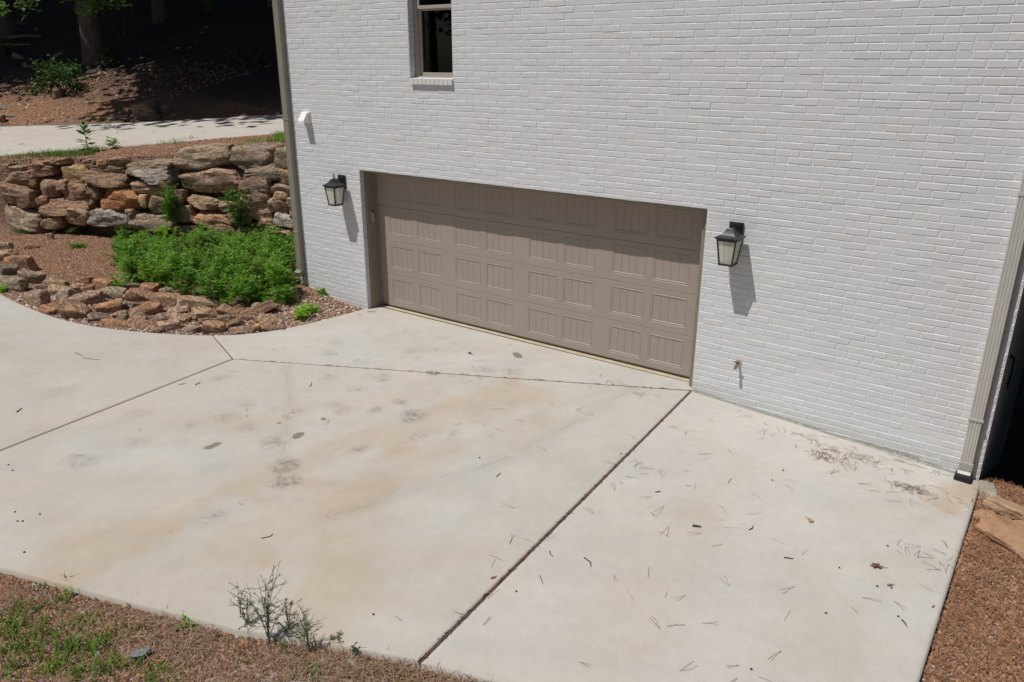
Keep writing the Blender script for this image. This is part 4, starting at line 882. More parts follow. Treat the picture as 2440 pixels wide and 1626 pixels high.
# debris bits on the upper drive
x = RNG.uniform(-20, -4, 1500); y = RNG.uniform(-4, 9, 1500); m = inpoly(x, y, UPD) & (RNG.random(1500) < .35); x, y = x[m], y[m]
needles('upper_drive_twigs', x, y, RNG.uniform(.06, .35, len(x)), .012, ncol*.9, 'bits of twig and bark scattered on the upper driveway', upper(x, y)+.022, cat='twigs', lift=.012)

# ------------------------------------------------------------------ plants
def leafmesh(pts, dirs, L, W, cols, ups=None):
    """rhombic leaflets"""
    n = len(pts); d = dirs/np.linalg.norm(dirs, axis=1, keepdims=True)
    r = RNG.normal(0, 1, (n, 3)) if ups is None else ups+RNG.normal(0, .45, (n, 3))
    s = np.cross(d, r); s /= np.linalg.norm(s, axis=1, keepdims=True)+1e-9
    L = np.broadcast_to(L, (n,))[:, None]; W = np.broadcast_to(W, (n,))[:, None]
    V = np.stack([pts, pts+d*L*.45+s*W*.5, pts+d*L, pts+d*L*.45-s*W*.5], 1).reshape(-1, 3)
    return V, (np.arange(n)*4)[:, None]+np.arange(4)[None], np.repeat(cols, 4, 0)
def feather_plant(h, spread, nst, nleaf, ll, seed_):
    """ferny weed: branching stems with pinnate leaves -> leaflet arrays, stem polylines"""
    r = np.random.default_rng(seed_); P = []; D = []; stems = []
    for s in range(nst):
        a = r.random()*6.283; lean = r.uniform(.1, .8)*spread; hh = h*r.uniform(.55, 1.0)
        base = np.array([r.normal(0, .02), r.normal(0, .02), -.02]); tip = base+np.array([math.cos(a)*lean, math.sin(a)*lean, hh])
        stems.append((base, tip))
        for i in range(nleaf):
            t_ = .2+.8*(i+r.random())/nleaf; q = base+(tip-base)*t_; b = r.random()*6.283; el = r.uniform(-.15, .9)
            ax = np.array([math.cos(b)*math.cos(el), math.sin(b)*math.cos(el), math.sin(el)]); rl = ll*r.uniform(.6, 1.25)*(1.25-.6*t_)
            sd = np.cross(ax, [0, 0, 1]); sd /= np.linalg.norm(sd)
            for k in range(7):
                c = q+ax*rl*(k+.6)/7-np.array([0, 0, rl*.25*((k+.6)/7)**2])
                for sg in (-1, 1): P.append(c); D.append(ax*.75+sd*sg*(1.0-.06*k)+r.normal(0, .12, 3))
            P.append(q+ax*rl*.95); D.append(ax)
    return np.array(P), np.array(D), stems
def weed_obj(name, base, h, spread, nst, nleaf, ll, seed_, lab, cat='weed', tone=(1, 1, 1), mat='weed', lw=.32, group=None, leafL=None, col_only=False):
    P, D, st = feather_plant(h, spread, nst, nleaf, ll, seed_)
    n = len(P); r = np.random.default_rng(seed_+1); c = np.array(tone)*(r.uniform(.6, 1.45, (n, 1)))*np.array([1, 1, 1])+r.uniform(-.1, .15, (n, 1))*np.array([1, .6, 0])
    LL = ll*.30 if leafL is None else leafL
    V, Fq, C = leafmesh(P, D, LL*r.uniform(.7, 1.2, n), LL*lw, np.clip(c, .05, 3), ups=np.tile([0, 0, 1.], (n, 1)))
    if col_only: return V+np.array(base), Fq, C, [(np.array(a)+base, np.array(b)+base) for a, b in st]
    t = tag(empty(name, base), lab, cat, group)
    mesh_obj('foliage', V, Fq, MT[mat], t, col=C)
    m = MB()
    for a, b in st: m.tube([a, (a+b)/2+np.array([0, 0, .02*h]), b], .004, 5, r2=.0015)
    o = m.build('stem', MT['dryweed'] if False else MT['deadwood'], t)
    return t
# big weed patch
PAT = [zW(u, v) for u, v in [(860, 830), (880, 760), (960, 700), (1090, 760), (1200, 790), (1350, 790), (1500, 780), (1640, 790), (1750, 760), (1900, 770), (2030, 800), (2150, 860), (2190, 960), (2215, 1060), (2215, 1150), (2120, 1225), (1950, 1235), (1800, 1205), (1600, 1205), (1450, 1160), (1300, 1140), (1100, 1120), (960, 1075), (930, 1000), (880, 900)]]
PW_ = [tuple(on_z(u, v, .12)[:2]) for u, v in PAT]
VV = []; FF = []; CC = []; SS = []; o_ = 0; k = 0; rr = np.random.default_rng(5)
bx = [min(p[0] for p in PW_), max(p[0] for p in PW_)]; by = [min(p[1] for p in PW_), max(p[1] for p in PW_)]
placed = []
while k < 200:
    x = rr.uniform(*bx); y = rr.uniform(*by)
    if not inpoly(np.array([x]), np.array([y]), PW_)[0] or swall(x, y) > -.05 or (x > XL-.05 and y > -.12):
        continue
    if any((x-a)**2+(y-b)**2 < .013 for a, b in placed) and rr.random() < .9: k += .02; continue
    k = int(k)+1; placed.append((x, y))
    rt = ss(-6.5, -2.5, np.array(x)); h = (rr.uniform(.18, .42)+.42*float(rt)*rr.uniform(.2, 1))*(1.5 if rr.random() < .16 else 1)
    if float(fbm(np.array(x*1.3), np.array(y*1.3), 2)) < .31+.10*(1-float(rt)): continue
    tn = np.array([1.0, 1.0, 1.0])*(0.85+.35*rr.random()); tn = tn*(np.array([1.35, 1.2, .9]) if rr.random() < .35 else (np.array([1.9, 1.15, 1.5])*.8 if rr.random() < .10 else np.array([1, 1, 1])))
    V, Fq, C, st = weed_obj('w', (x, y, g1(x, y)), h, rr.uniform(.22, .36), 7, 12, .13, 100+k, None, tone=tn, leafL=.040, col_only=True)
    VV.append(V); FF.append(Fq+o_); CC.append(C); SS += st; o_ += len(V)
for q in range(26):
    a = rr.uniform(0, 6.28); px_, py_ = PW_[rr.integers(0, len(PW_))]; x = px_+math.cos(a)*rr.uniform(.02, .3); y = py_+math.sin(a)*rr.uniform(.02, .25)
    if swall(x, y) > -.03 or (x > XL-.05 and y > -.1) or float(dlow(np.array([x]), np.array([y]))[0]) < .5: continue
    V, Fq, C, st = weed_obj('w', (x, y, g1(x, y)), rr.uniform(.12, .38), rr.uniform(.14, .26), 4, 8, .11, 700+q, None, tone=np.array([1.2, 1.1, 1])*rr.uniform(.8, 1.3), leafL=.036, col_only=True)
    VV.append(V); FF.append(Fq+o_); CC.append(C); SS += st; o_ += len(V)
tag(mesh_obj('weed_patch', np.concatenate(VV), np.concatenate(FF), MT['weed'], col=np.concatenate(CC)), 'dense bright green ferny weeds filling the bed below the boulder wall', 'weeds', kind='stuff')
def wall_pt(u, v, outn=.06):
    uu, vv = zW(u, v); return on_plane(uu, vv, (WALL0[0]-WN[0]*outn, WALL0[1]-WN[1]*outn, 0), WN3)
for (u, v, h, sp, ns, sd_, lab, tn) in [
    (1300, 700, .95, .24, 14, 501, 'tall green weed climbing the boulder wall left of the middle of the patch', (.9, .95, 1)),
    (1800, 720, .95, .42, 15, 502, 'tall green weed against the boulder wall nearest the house', (.85, .9, 1)),
    (1230, 770, .25, .12, 5, 503, 'yellow green broad weed at the foot of the middle wall stone', (2.2, 1.6, 1))]:
    P = wall_pt(u, v, .12); weed_obj('tall_weed', (P[0], P[1], max(0, P[2])), h, sp, ns, 15, .14, sd_, lab, tone=tn, leafL=.045)
for (u, v, h, sp, ns, sd_, lab, tn) in [
    (480, 715, .45, .30, 12, 511, 'pale feathery weed at the foot of the wall left of the patch', (1.5, 1.25, 1)),
    (600, 745, .20, .30, 7, 512, 'dark low weed on the mulch between the feathery weed and the patch', (.6, .75, .9)),
    (590, 850, .12, .22, 6, 513, 'sparse low weed on the mulch left of the patch', (1.2, 1.0, 1)),
    (2270, 1385, .20, .12, 6, 514, 'bright green weed in the mulch by the driveway curve', (2.4, 1.8, 1.2)),
    (2310, 1330, .14, .13, 5, 515, 'thin weed just behind the bright green weed', (1.5, 1.3, 1)),
    (2150, 1260, .34, .18, 8, 516, 'green weed in front of the downspout elbow', (1.0, 1.05, 1)),
    (1950, 1245, .24, .16, 7, 517, 'young fern like weed on the front edge of the patch', (1.15, 1.1, 1)),
    (2415, 1195, .10, .08, 4, 518, 'tiny sprig at the foot of the brick wall left of the garage door', (1.6, 1.3, 1)),
    (40, 1175, .09, .07, 4, 519, 'small bright sprig at the far left end of the rock border', (2.0, 1.6, 1))]:
    uu, vv = zW(u, v); P = on_ground(uu, vv, 0); weed_obj('weed', (P[0], P[1], g1(P[0], P[1])), h, sp, ns, 12, .12, sd_, lab, tone=tn, leafL=.038)
# broad leaved plant by the upper drive
P = on_plane(212, 368, (-11.0, .9, 0), (0, 0, 1)); Pz = [on_z(212, 372, z) for z in (1.45, 1.5, 1.55)]; B = Pz[1]; B = np.array([B[0], B[1], g1(B[0], B[1])])
n = 46; r = np.random.default_rng(9); az = r.random(n)*6.283; zz = r.uniform(.08, .62, n); el = .9-1.2*(1-zz/.65)
pts = B*0+np.stack([0*az, 0*az, zz], -1); dr = np.stack([np.cos(az)*np.cos(el), np.sin(az)*np.cos(el), np.sin(el)], -1)
V, Fq, C = leafmesh(pts, dr, .26*(1.15-zz), .065, np.tile([.8, .75, 1.6], (n, 1))*r.uniform(.7, 1.3, (n, 1)), ups=np.tile([0, 0, 1.], (n, 1)))
t = tag(empty('broadleaf_weed', B), 'dark broad leaved weed standing on the edge of the upper driveway', 'weed'); mesh_obj('foliage', V, Fq, MT['weed'], t, col=C)
m = MB(); m.tube([(0, 0, -.02), (0, 0, .3), (.01, 0, .66)], .011, 6, r2=.004); m.build('stem', MT['deadwood'], t)
uu, vv = 270, 362; P = on_z(uu, vv, 1.55); weed_obj('weed', (P[0], P[1], g1(P[0], P[1])), .28, .14, 4, 8, .13, 540, 'small upright weed right of the broad leaved weed by the upper driveway', tone=(1.0, 1.1, 1.4), leafL=.06)
# tall wiry weeds on the near verge
def wiry(u, v, h, sp, ns, sd_, lab, tone=(1, 1, 1), nl=26):
    P = on_ground(u, v, 0); base = np.array([P[0], P[1], g1(P[0], P[1])]); r = np.random.default_rng(sd_); t = tag(empty('wiry_weed', base), lab, 'weed'); m = MB(); pts = []; dr = []
    for s in range(ns):
        a = r.random()*6.283; ln = r.uniform(.15, 1)*sp; hh = h*(1-.55*(ln/sp)**2)*r.uniform(.75, 1.05)
        Q = [np.array([math.cos(a)*ln*q**1.6, math.sin(a)*ln*q**1.6, hh*q*(1-.15*q*q*ln/sp)]) for q in np.linspace(0, 1, 7)]; m.tube(Q, .0026, 4, r2=.0010)
        for b_ in range(5):
            q0 = Q[r.integers(2, 6)]; d = np.array([r.normal(0, 1), r.normal(0, 1), .6+.5*r.random()]); d /= np.linalg.norm(d); L = r.uniform(.05, .14)*h/.45; q1 = q0+d*L; m.tube([q0, q1], .0012, 3)
            for _ in range(nl//5+4): pts.append(q0+(q1-q0)*r.random()); dr.append(d+r.normal(0, .8, 3))
        for _ in range(nl//2): q = Q[r.integers(1, 6)]; pts.append(q+r.normal(0, .006, 3)); dr.append(np.array([r.normal(0, 1), r.normal(0, 1), .4]))
    n = len(pts); V, Fq, C = leafmesh(np.array(pts), np.array(dr), r.uniform(.010, .022, n), .0045, np.array(tone)*r.uniform(.5, 1.4, (n, 1)))
    mesh_obj('foliage', V, Fq, MT['dryweed'], t, col=C); m.build('stem', MT['bark'], t)
wiry(642, 1534, .60, .17, 11, 61, 'tall bushy wiry weed on the near edge of the driveway', nl=48)
wiry(690, 1515, .30, .20, 6, 62, 'leaning side of wiry growth right of the tallest weed')
wiry(738, 1555, .40, .13, 7, 63, 'second wiry weed with pale green tips right of the tallest weed', tone=(1.3, 1.9, 1.2))
wiry(590, 1500, .26, .14, 5, 64, 'low wiry growth left of the tallest weed')
wiry(575, 1480, .34, .05, 2, 65, 'thin seed stalks leaning over the concrete left of the tallest weed', nl=16)
wiry(848, 1560, .15, .05, 3, 66, 'tiny stalk on the driveway edge nearest the long joint')
wiry(800, 1540, .10, .10, 5, 67, 'flat dark sprig on the driveway edge between the wiry weeds and the tiny stalk')
# grass
def grass(name, spots, lab):
    P = []; D = []; L = []; C = []; r = np.random.default_rng(len(spots))
    VV = []; FF = []; o_ = 0; CC = []
    for (x, y, z, h, n, s, tone) in spots:
        for _ in range(n):
            b = np.array([x+r.normal(0, s), y+r.normal(0, s), z]); b[2] = g1(b[0], b[1]) if z is None else z; a = r.random()*6.283; hh = h*r.uniform(.4, 1.1); ln = r.uniform(.1, .9)*hh
            w = .0035*(1+hh*3); sd_ = np.array([-math.sin(a), math.cos(a), 0])*w
            Q = [b+np.array([math.cos(a)*ln*q*q, math.sin(a)*ln*q*q, hh*(q-.25*q*q)]) for q in (0, .5, 1)]
            VV += [Q[0]-sd_, Q[0]+sd_, Q[1]+sd_*.7, Q[1]-sd_*.7, Q[2]+sd_*.08, Q[2]-sd_*.08]; FF += [(o_, o_+1, o_+2, o_+3), (o_+3, o_+2, o_+4, o_+5)]; o_ += 6; CC += [np.array(tone)*r.uniform(.6, 1.35)]*6
    return tag(mesh_obj(name, np.array(VV), np.array(FF), MT['grass'], col=np.array(CC)), lab, 'grass', kind='stuff')
sp = []; r = np.random.default_rng(77)
for q in np.linspace(0, 1, 44):
    u = 0+q*235; v = 383-12*q+r.normal(0, 3); P = on_z(u, v, 1.45+.06*q); sp.append((P[0], P[1], g1(P[0], P[1]), .17, 38, .09, (1, 1.05, 1)))
for (u, v) in [(400, 347), (430, 346), (455, 343), (415, 349)]: P = on_z(u, v, 1.66); sp.append((P[0], P[1], g1(P[0], P[1]), .16, 26, .10, (1.2, 1.2, 1)))
for _ in range(34): u = r.uniform(560, 695); v = 350-(u-560)*.1+r.normal(0, 5); P = on_z(u, v, 1.8); sp.append((P[0], P[1], g1(P[0], P[1]), .12+.10*(u > 650), 26+20*(u > 645), .10, (1.6, 1.45, 1)))
for _ in range(10): u = r.uniform(210, 300); v = r.uniform(290, 297); P = on_z(u, v, 1.75); sp.append((P[0], P[1], g1(P[0], P[1]), .12, 16, .15, (1.2, 1.2, 1)))
grass('terrace_grass', sp, 'green grass tufts along the upper driveway')
sp = []
for (u, v, h, n, s) in [(88, 1370, .10, 5, .012), (120, 1376, .07, 4, .012), (165, 1392, .15, 8, .012), (105, 1400, .07, 26, .05), (150, 1425, .12, 26, .03), (150, 1440, .09, 14, .03), (205, 1480, .10, 30, .05), (240, 1475, .06, 16, .05), (22, 1470, .12, 20, .04), (5, 1510, .12, 26, .05), (70, 1515, .12, 26, .045), (105, 1490, .10, 12, .03), (165, 1550, .14, 60, .035), (120, 1600, .12, 50, .05), (75, 1560, .13, 26, .04), (235, 1535, .13, 36, .04), (215, 1560, .10, 26, .04), (275, 1580, .10, 36, .04), (250, 1610, .10, 30, .05), (385, 1618, .09, 46, .05), (185, 1610, .09, 36, .05), (315, 1430, .08, 10, .02), (455, 1490, .05, 14, .02), (30, 1600, .10, 30, .05), (0, 1560, .12, 26, .04), (330, 1500, .06, 14, .06), (560, 1500, .07, 30, .05), (740, 1610, .09, 40, .05), (710, 1600, .07, 24, .04), (885, 1612, .06, 40, .05), (975, 1620, .06, 40, .05), (800, 1585, .05, 20, .05), (680, 1540, .07, 26, .05), (880, 1575, .04, 12, .02), (470, 1560, .04, 14, .1), (600, 1570, .05, 18, .1)]:
    P = on_ground(u, v, 0); sp.append((P[0], P[1], g1(P[0], P[1]), h, n, s, (1.25, 1.2, 1) if r.random() < .6 else (1.7, 1.4, .9)))
for _ in range(120):
    u = r.uniform(0, 430); v = r.uniform(1440, 1630)
    if v < 1400+u*.28: continue
    P = on_ground(u, v, 0); sp.append((P[0], P[1], g1(P[0], P[1]), r.uniform(.03, .11), 10, .035, (1.2, 1.1, .9)))
grass('verge_grass', sp, 'green grass tufts on the near verge')
P = on_ground(458, 1495); weed_obj('weed', (P[0], P[1], g1(P[0], P[1])), .055, .04, 5, 4, .06, 550, 'bright green leafy weed on the near verge left of the wiry weeds', tone=(1.2, 1.1, 1), leafL=.03, lw=.4)
P = on_ground(315, 1440); weed_obj('weed', (P[0], P[1], g1(P[0], P[1])), .05, .03, 3, 4, .05, 551, 'small weed on the driveway edge above the grey slate', tone=(1.2, 1.1, 1), leafL=.022)

# ------------------------------------------------------------------ small loose things
P = on_ground(335, 1565); V = [(-.085, -.05), (-.08, .015), (-.03, .03), (.03, .045), (.075, .075), (.09, .03), (.05, -.05), (-.02, -.065)]
m = MB(); m.loft([[(x, y, 0) for x, y in V], [(x, y, .018) for x, y in V], [(x*.95, y*.95, .022) for x, y in V]])
o = m.build('slate_piece', MT['slate']); o.location = (P[0], P[1], P[2]+.018); o.rotation_euler = (.12, -.05, .65); o.scale = (.68, .6, 1); tag(o, 'flat blue grey slate piece lying on the near verge', 'stone')
A = on_ground(832, 1582); B = on_ground(858, 1605); m = MB(); m.tube([np.array(A)+[0, 0, .02], (np.array(A)+np.array(B))/2+[0, 0, .03], np.array(B)+[0, 0, .02]], .018, 8, r2=.015); tag(m.build('stick', MT['deadwood']), 'short thick weathered stick on the near verge', 'stick')
def leaf(u, v, size, col, lab, lobes=5, rz=0.0, curl=.35, name='dead_leaf'):
    P = on_slab(u, v); n = 26; V = [(0, 0, .006)]; Fc = []
    for i in range(n):
        a = 2*math.pi*i/n; r = size*(.55+.45*abs(math.cos(lobes*a/2))**1.5)*(1.0 if abs(math.cos(a)) > .3 else .75); V.append((r*math.cos(a), r*.62*math.sin(a), .004+curl*size*abs(math.sin(a))*.6+.15*size*math.cos(a*2)**2))
    for i in range(n): Fc.append((0, 1+i, 1+(i+1) % n))
    o = mesh_obj(name, V, Fc, MT['leaf'], col=np.tile(col, (len(V), 1))); m = MB(); m.tube([(size*.8, 0, .006), (size*1.7, size*.1, .004)], .0016, 4)
    o.location = (P[0], P[1], P[2]+.002); o.rotation_euler = (0, 0, rz); s = m.build('leaf_stalk', MT['leaf'], o)
    ca = s.data.color_attributes.new("tint", 'FLOAT_COLOR', 'POINT'); ca.data.foreach_set("color", [c for _ in s.data.vertices for c in (*col, 1)])
    return tag(o, lab, 'leaf')
leaf(2088, 1352, .05, (.15, .075, .05), 'dark brown lobed leaf on the right part of the driveway', 6, .4)
leaf(1930, 1242, .04, (.42, .22, .12), 'pale orange leaf in the middle of the right slab', 3, 2.4, .2)
leaf(2120, 1396, .024, (.20, .13, .11), 'small oval brown leaf below the dark lobed leaf', 2, .8, .2)
leaf(1119, 844, .035, (.28, .09, .05), 'red brown curled leaf near the left half of the garage door', 5, .2, .7)
leaf(1175, 1378, .022, (.30, .14, .09), 'tiny reddish leaf beside the long dark joint near the front', 2, 1.2, .2)
leaf(2223, 1447, .016, (.34, .15, .12), 'tiny red leaf at the right edge of the slab', 2, 1.2, .3)
P = on_ground(408, 770, .10); 
for (u, v, lab) in [(417, 766, 'yellow orange leaf lying on a rock in the middle of the border'), (612, 774, 'yellow orange leaf among the rocks at the right end of the border')]:
    P = on_ground(u, v, .11); m = MB(); V = [(-.035, -.012), (-.01, -.03), (.03, -.022), (.038, .01), (.005, .024), (-.03, .016)]
    o = mesh_obj('dead_leaf', [(x, y, .004*(i % 2)) for i, (x, y) in enumerate(V)], [(0, 1, 2, 3, 4, 5)], MT['leaf'], col=np.tile([.55, .30, .07], (6, 1))); o.location = P; o.rotation_euler = (.35, 0, .3); tag(o, lab, 'leaf')
TW = [((1465, 850), (1478, 856), .006), ((466, 1318), (480, 1305), 0)]
def twig(p0, p1, r_, lab, bend=.01):
    A = on_slab(*p0); B = on_slab(*p1); Mx = (A+B)/2+np.array([bend, bend*.5, 0]); up = np.array([0, 0, r_*1.05])
    m = MB(); m.tube([A+up, (A+Mx)/2+up*1.1, Mx+up*1.2, (Mx+B)/2+up, B+up], r_, 6, r2=r_*.6); tag(m.build('twig', MT['deadwood'] if False else DARKTW), lab, 'twig')
DARKTW = m_simple('dark_twig', (.06, .045, .035), .9, .3, 60)
for a, b, r_, lab, bd in [((464, 1115), (476, 1113), .004, 'x', 0), ((623, 1284), (650, 1274), .0035, 'thin curved twig on the slab below the dark scuff marks', .02),
    ((466, 918), (478, 912), .005, 'short dark twig right of the left joint', 0), ((738, 922), (742, 912), .004, 'small curved dark twig above the middle wet spots', .01),
    ((180, 841), (203, 855), .0035, 'long forked twig on the far left slab, its left arm', .02), ((203, 855), (238, 858), .003, 'long forked twig on the far left slab, its right arm', .0),
    ((40, 983), (53, 974), .006, 'short thick dark twig at the left edge of the picture', 0), ((1310, 1314), (1318, 1328), .004, 'dark curved twig near the front part of the long joint', -.01),
    ((1392, 1330), (1408, 1352), .0045, 'longer dark curved twig right of the long joint', .02), ((1868, 1330), (1890, 1333), .005, 'short straight black twig in the middle of the right slab', 0),
    ((1785, 1264), (1794, 1253), .0045, 'small hooked dark twig left of the orange leaf', .012), ((1650, 1255), (1670, 1257), .009, 'stubby brown twig beside scattered needles', 0),
    ((1183, 1137), (1193, 1128), .004, 'short twig in the centre of the middle slab', 0), ((1286, 1372), (1294, 1393), .003, 'short straight twig close to the long joint', 0),
    ((876, 744), (896, 744), .004, 'dark twig at the left end of the garage threshold', 0), ((1562, 1174), (1574, 1172), .005, 'short dark twig right of the long joint', 0), ((2148, 1478), (2160, 1494), .005, 'brown twig near the lower right slab edge', .005)]:
    if lab != 'x': twig(a, b, r_, lab, bd)
def acorns():
    r = np.random.default_rng(4); spots = [(20, 1109), (30, 1122), (36, 1221), (42, 1243), (54, 1243), (95, 1226), (58, 1317), (1866, 1122), (2124, 1402), (1968, 1462), (2000, 1354), (2140, 1470), (2090, 1398), (1480, 1082), (1143, 1092), (1230, 1410), (2115, 1302), (1840, 1145), (890, 1465), (1790, 1596)]
    first = None
    for i, (u, v) in enumerate(spots):
        P = on_slab(u, v)
        if first is None:
            V, Fc = rock_mesh(.015, .012, .010, 77, n=4, rough=.05); o = mesh_obj('acorn', V, Fc, DARKTW, smooth=True); first = o
        else: o = first.copy(); COL.objects.link(o)
        o.location = (P[0], P[1], P[2]+.004); o.rotation_euler = (0, 0, r.random()*6); tag(o, 'tiny dark acorn or bark crumb lying on the concrete', 'acorn', 'dark crumbs scattered on the driveway')
acorns()

# ------------------------------------------------------------------ woods beyond the upper drive
def leaf_cloud(n, R, size, seed_, hollow=.35, clumps=26):
    r = np.random.default_rng(seed_); cc = r.normal(0, 1, (clumps, 3)); cc /= np.linalg.norm(cc, axis=1, keepdims=True); cc *= r.uniform(.25, .85, (clumps, 1))
    k = r.integers(0, clumps, n); p = cc[k]+r.normal(0, .17, (n, 3)); pts = p*np.array(R); d = r.normal(0, 1, (n, 3)); d[:, 2] *= .5
    return leafmesh(pts, d, size*r.uniform(.6, 1.3, n), size*.6, np.tile(r.uniform(.6, 1.4, (clumps, 1))[k], (1, 3))*r.uniform(.7, 1.3, (n, 1)), ups=np.tile([0, 0, .8], (n, 1)))
CR = []
for s in range(3):
    V, Fq, C = leaf_cloud(12000, (5.2, 5.2, 4.2), .42, 900+s); o = mesh_obj('crown', V, Fq, MT['tree'], col=C); CR.append(o.data); bpy.data.objects.remove(o)
def tree(x, y, r0, crown_z, lab, cs=1.0, k=0, H=None, lean=0.0, co=(0, 0)):  # co shifts the unseen crown off its trunk to steer its shade
    z = g1(x, y); t = tag(empty('tree', (x, y, z)), lab, 'tree', 'trees of the dark wood'); rr_ = random.Random(int(x*100+y)); H = H or crown_z+5; m = MB()
    m.tube([(0, 0, -.3), (0.02, 0, .15), (lean*.2, 0, 1.2), (lean*.5, .05, 3.0), (lean, .1, 6), (lean*1.2, .1, H)], [r0*1.5, r0*1.12, r0*.98, r0*.9, r0*.75, r0*.3], 14)
    for i in range(5):
        a = rr_.random()*6.28; zz = crown_z-2+rr_.random()*4; m.tube([(lean, .1, zz), (lean+math.cos(a)*1.6, math.sin(a)*1.6, zz+1.2), (lean+math.cos(a)*3.2, math.sin(a)*3.2, zz+2.8)], r0*.28, 6, r2=.03)
    m.build('trunk', MT['bark'], t, True)
    o = bpy.data.objects.new('crown', CR[k % 3]); COL.objects.link(o); o.parent = t; o.location = (lean+co[0], .1+co[1], crown_z+3); o.scale = (cs, cs, 1.0); o.rotation_euler = (0, 0, rr_.random()*6); return t
def tp(tt, al): q = FAR0+FD*al+FN*tt; return float(q[0]), float(q[1])
P = on_ground(228, 188) if False else None
trees = [(-22.0, 7.9, .36, 7.2, 'thick straight trunk rising beside the shrub, left part of the dark wood', 1.2),
         (-26.5, 18.5, .30, 9.0, 'slender pale trunk at the right of the dark wood near the house', 1.1),
         (-27.5, 4.6, .34, 8.0, 'trunk at the far left edge of the picture behind the log pile', 1.1)]
for i, (x, y, r_, cz, lab, cs) in enumerate(trees): tree(x, y, r_, cz, lab, cs, i, co=(4.8, -2.4) if i == 0 else (0, 0))
i = 0
fill = [(3.2, 13.5), (2.2, 20), (6.5, 16), (8, 9.5), (6.5, 24), (11.5, 3.5), (12, 13), (12.5, 20.5), (12, 29), (18, 8), (18.5, 17), (19, 26), (26, 4), (27, 14), (27, 24), (5, 31), (17, -6), (26, -8), (35, 8), (35, 22), (14, -4), (21, -2), (13, -13), (23, -15), (31, -3), (18, -20), (34, -14), (44, 0), (44, 14), (44, -14), (9, -16), (40, -26), (10, -7), (10.5, -1), (11, -13), (16, 1), (22, 9)]
for (tt, al) in fill:
    x, y = tp(tt, al+random.Random(i).uniform(-.6, .6)); tree(x, y, .2+.12*random.Random(i+5).random(), 7.2+random.Random(i+9).random()*2.2+max(0, tt-12)*.12, 'shaded trunk among the dark trees beyond the upper driveway', 1.15, i, lean=random.Random(i).uniform(-.5, .5), co={(8, 9.5): (.7, -5.8), (3.2, 13.5): (-.6, -2.6), (2.2, 20): (-1, -3), (12, 13): (0, -4), (11.5, 3.5): (.5, -4.2)}.get((tt, al), (0, 0))); i += 1
# trees on the open sides (out of view: darken the glass and block sky light)
for (x, y) in [(-24, -16), (-30, -8), (-20, -24), (-31, -22), (-14, -30), (-38, -14), (18, 9), (15, 15), (22, 3), (12.5, 20), (20, 16)]:
    tree(x, y, .28, 6.0, 'unseen tall broad tree at the edge of the plot', 1.2, i); i += 1
for (x, y) in [(14.0, -2.5), (13.9, 1.5), (13.8, 5.5), (13.6, 10), (12.5, 15), (16, 3), (16, 8)]:  # unseen evergreens added to block sky light from the side wall
    tree(x, y, .2, 1.0, 'unseen low dense evergreen added right of the house to darken its wall', .85, i, H=5); i += 1
def shrub(P, R, n, size, lab, tone=(1, 1, 1), sd_=1):
    t = tag(empty('shrub', P), lab, 'shrub'); V, Fq, C = leaf_cloud(n, R, size, sd_, clumps=14); V[:, 2] += R[2]*.7; V = V[:]; mesh_obj('foliage', V, Fq, MT['weed'], t, col=C*np.array(tone)*.34); m = MB()  # foliage tint scaled down to paint in the woodland shade
    r = random.Random(sd_)
    for _ in range(6): a = r.random()*6.28; m.tube([(0, 0, -.05), (math.cos(a)*R[0]*.3, math.sin(a)*R[0]*.3, R[2]*.6), (math.cos(a)*R[0]*.6, math.sin(a)*R[0]*.6, R[2]*1.2)], .02, 5, r2=.006)
    m.build('stem', MT['bark'], t); return t
def hill(u, v, z0=2.4):
    d = ray(u, v); ts = np.arange(12, 90, .1); Q = CAM[None]+ts[:, None]*d[None]; g_ = ground(Q[:, 0], Q[:, 1]); i = np.argmax(Q[:, 2] < g_); return Q[i] if (Q[:, 2] < g_).any() else Q[-1]
for (u, v, R, n, s, lab, tn, sd_) in [(150, 222, (1.0, .8, .75), 900, .13, 'green leafy shrub at the foot of the thick trunk', (.9, 1, 1.3), 21), (95, 222, (.5, .4, .25), 200, .11, 'small yellowish sprig left of the leafy shrub', (2.2, 1.5, 1), 22), (8, 130, (.5, .5, .4), 160, .16, 'sprig of broad leaves at the left edge of the picture', (1.2, 1.2, 1.2), 23), (290, 100, (1.5, 1.5, 1.5), 260, .14, 'sparse sapling right of the thick trunk', (.8, .9, 1), 24), (255, 160, (.4, .4, .4), 90, .14, 'low sprig right of the thick trunk foot', (1.6, 1.2, 1), 25), (590, 160, (1.2, 1, .5), 160, .12, 'faint sprigs on the hillside near the house', (1, 1, 1), 26)]:
    P = hill(u, v); shrub(P, R, n, s, lab, tn, sd_)
# hanging branch tips
for (u, v, dist, R, n, lab, sd_) in [(50, 5, 24, (.7, .7, .35), 150, 'leafy branch tip at the top left of the picture', 31), (210, 5, 25, (1.2, .8, .35), 260, 'leafy branch in front of the thick trunk at the top of the picture', 32), (505, 8, 30, (.5, .4, .4), 70, 'small pale green sprig at the top of the dark wood', 33)]:
    d = ray(u, v); d = d/np.linalg.norm(d); P = CAM+d*dist; t = tag(empty('branch', P), lab, 'branch'); V, Fq, C = leaf_cloud(n, R, .14, sd_, clumps=8); mesh_obj('foliage', V, Fq, MT['weed'], t, col=C*.42)  # leaf tint dimmed, canopy shade put into the colour
    m = MB(); m.tube([(0, 0, 0), (-.6, .8, .9), (-1.2, 1.6, 2.6)], .015, 5, r2=.05); m.build('bough', MT['bark'], t)
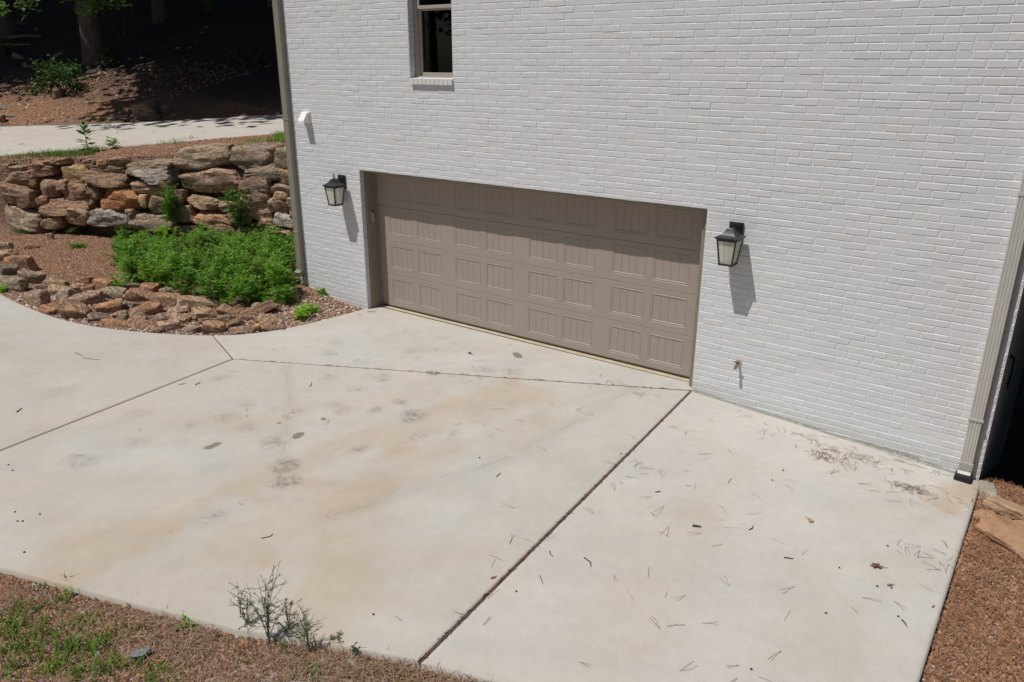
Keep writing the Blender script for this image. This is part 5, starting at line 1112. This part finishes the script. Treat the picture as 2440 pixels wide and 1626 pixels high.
# grey logs and brush
r = random.Random(12); L = [((0, 112), (125, 118), .06), ((10, 75), (70, 85), .10), ((30, 60), (85, 70), .08), ((85, 75), (125, 115), .09), ((35, 140), (80, 165), .12), ((60, 160), (85, 200), .10), ((90, 150), (70, 198), .08), ((0, 262), (28, 282), .09), ((15, 280), (60, 292), .05), ((130, 262), (165, 288), .04), ((118, 155), (150, 130), .07), ((20, 95), (100, 92), .07), ((260, 290), (305, 284), .05)]
nm = ['long straight grey pole lying across the brush pile', 'thick grey log high in the brush pile', 'short grey log near the top of the brush pile', 'pale forked log leaning at the right of the brush pile', 'stout log at the left foot of the brush pile', 'splintered grey stump piece above the bank', 'pale leaning stump piece beside the shrub', 'pale dead branch at the left end of the bank', 'thin dead branch lying low on the left bank', 'thin curved root on the orange bank', 'short log between the brush pile and the thick trunk', 'middle grey pole of the brush pile', 'thin dead branch on the edge of the upper driveway']
for (a, b, rr_), lab in zip(L, nm):
    A = hill(*a); B = hill(*b); B = CAM+(B-CAM)/((B-CAM)@_f)*((A-CAM)@_f); A = A+np.array([0, 0, rr_]); B = B+np.array([0, 0, rr_]); Md = (A+B)/2+np.array([0, 0, .06]); m = MB(); m.tube([A, Md, B], rr_, 8, r2=rr_*.6); tag(m.build('log', MT['deadwood']), lab, 'log', 'dead logs and poles on the bank')
for (u, v, w, h, ck, lab) in [(350, 268, 62, 45, 'dg', 'large dark boulder in the shade beyond the upper driveway'), (368, 281, 36, 14, 'dg', 'small dark rock at the foot of the large shaded boulder'), (395, 262, 24, 22, 'dg', 'small dark rock right of the large shaded boulder'), (5, 285, 22, 26, 'o', 'orange rock at the left end of the bank'), (140, 225, 26, 26, 'b', 'brown rock below the leafy shrub'), (43, 236, 14, 12, 'b', 'small brown rock on the orange bank')]:
    P = hill(u, v+h*.3); sc = ((P-CAM)@_f)/F_PX; tag(rock((P[0], P[1], P[2]+h*sc*.3), w*sc, w*sc*.8, h*sc, -.6, seed, ck, 'boulder', n=9), lab, 'boulder'); seed += 1
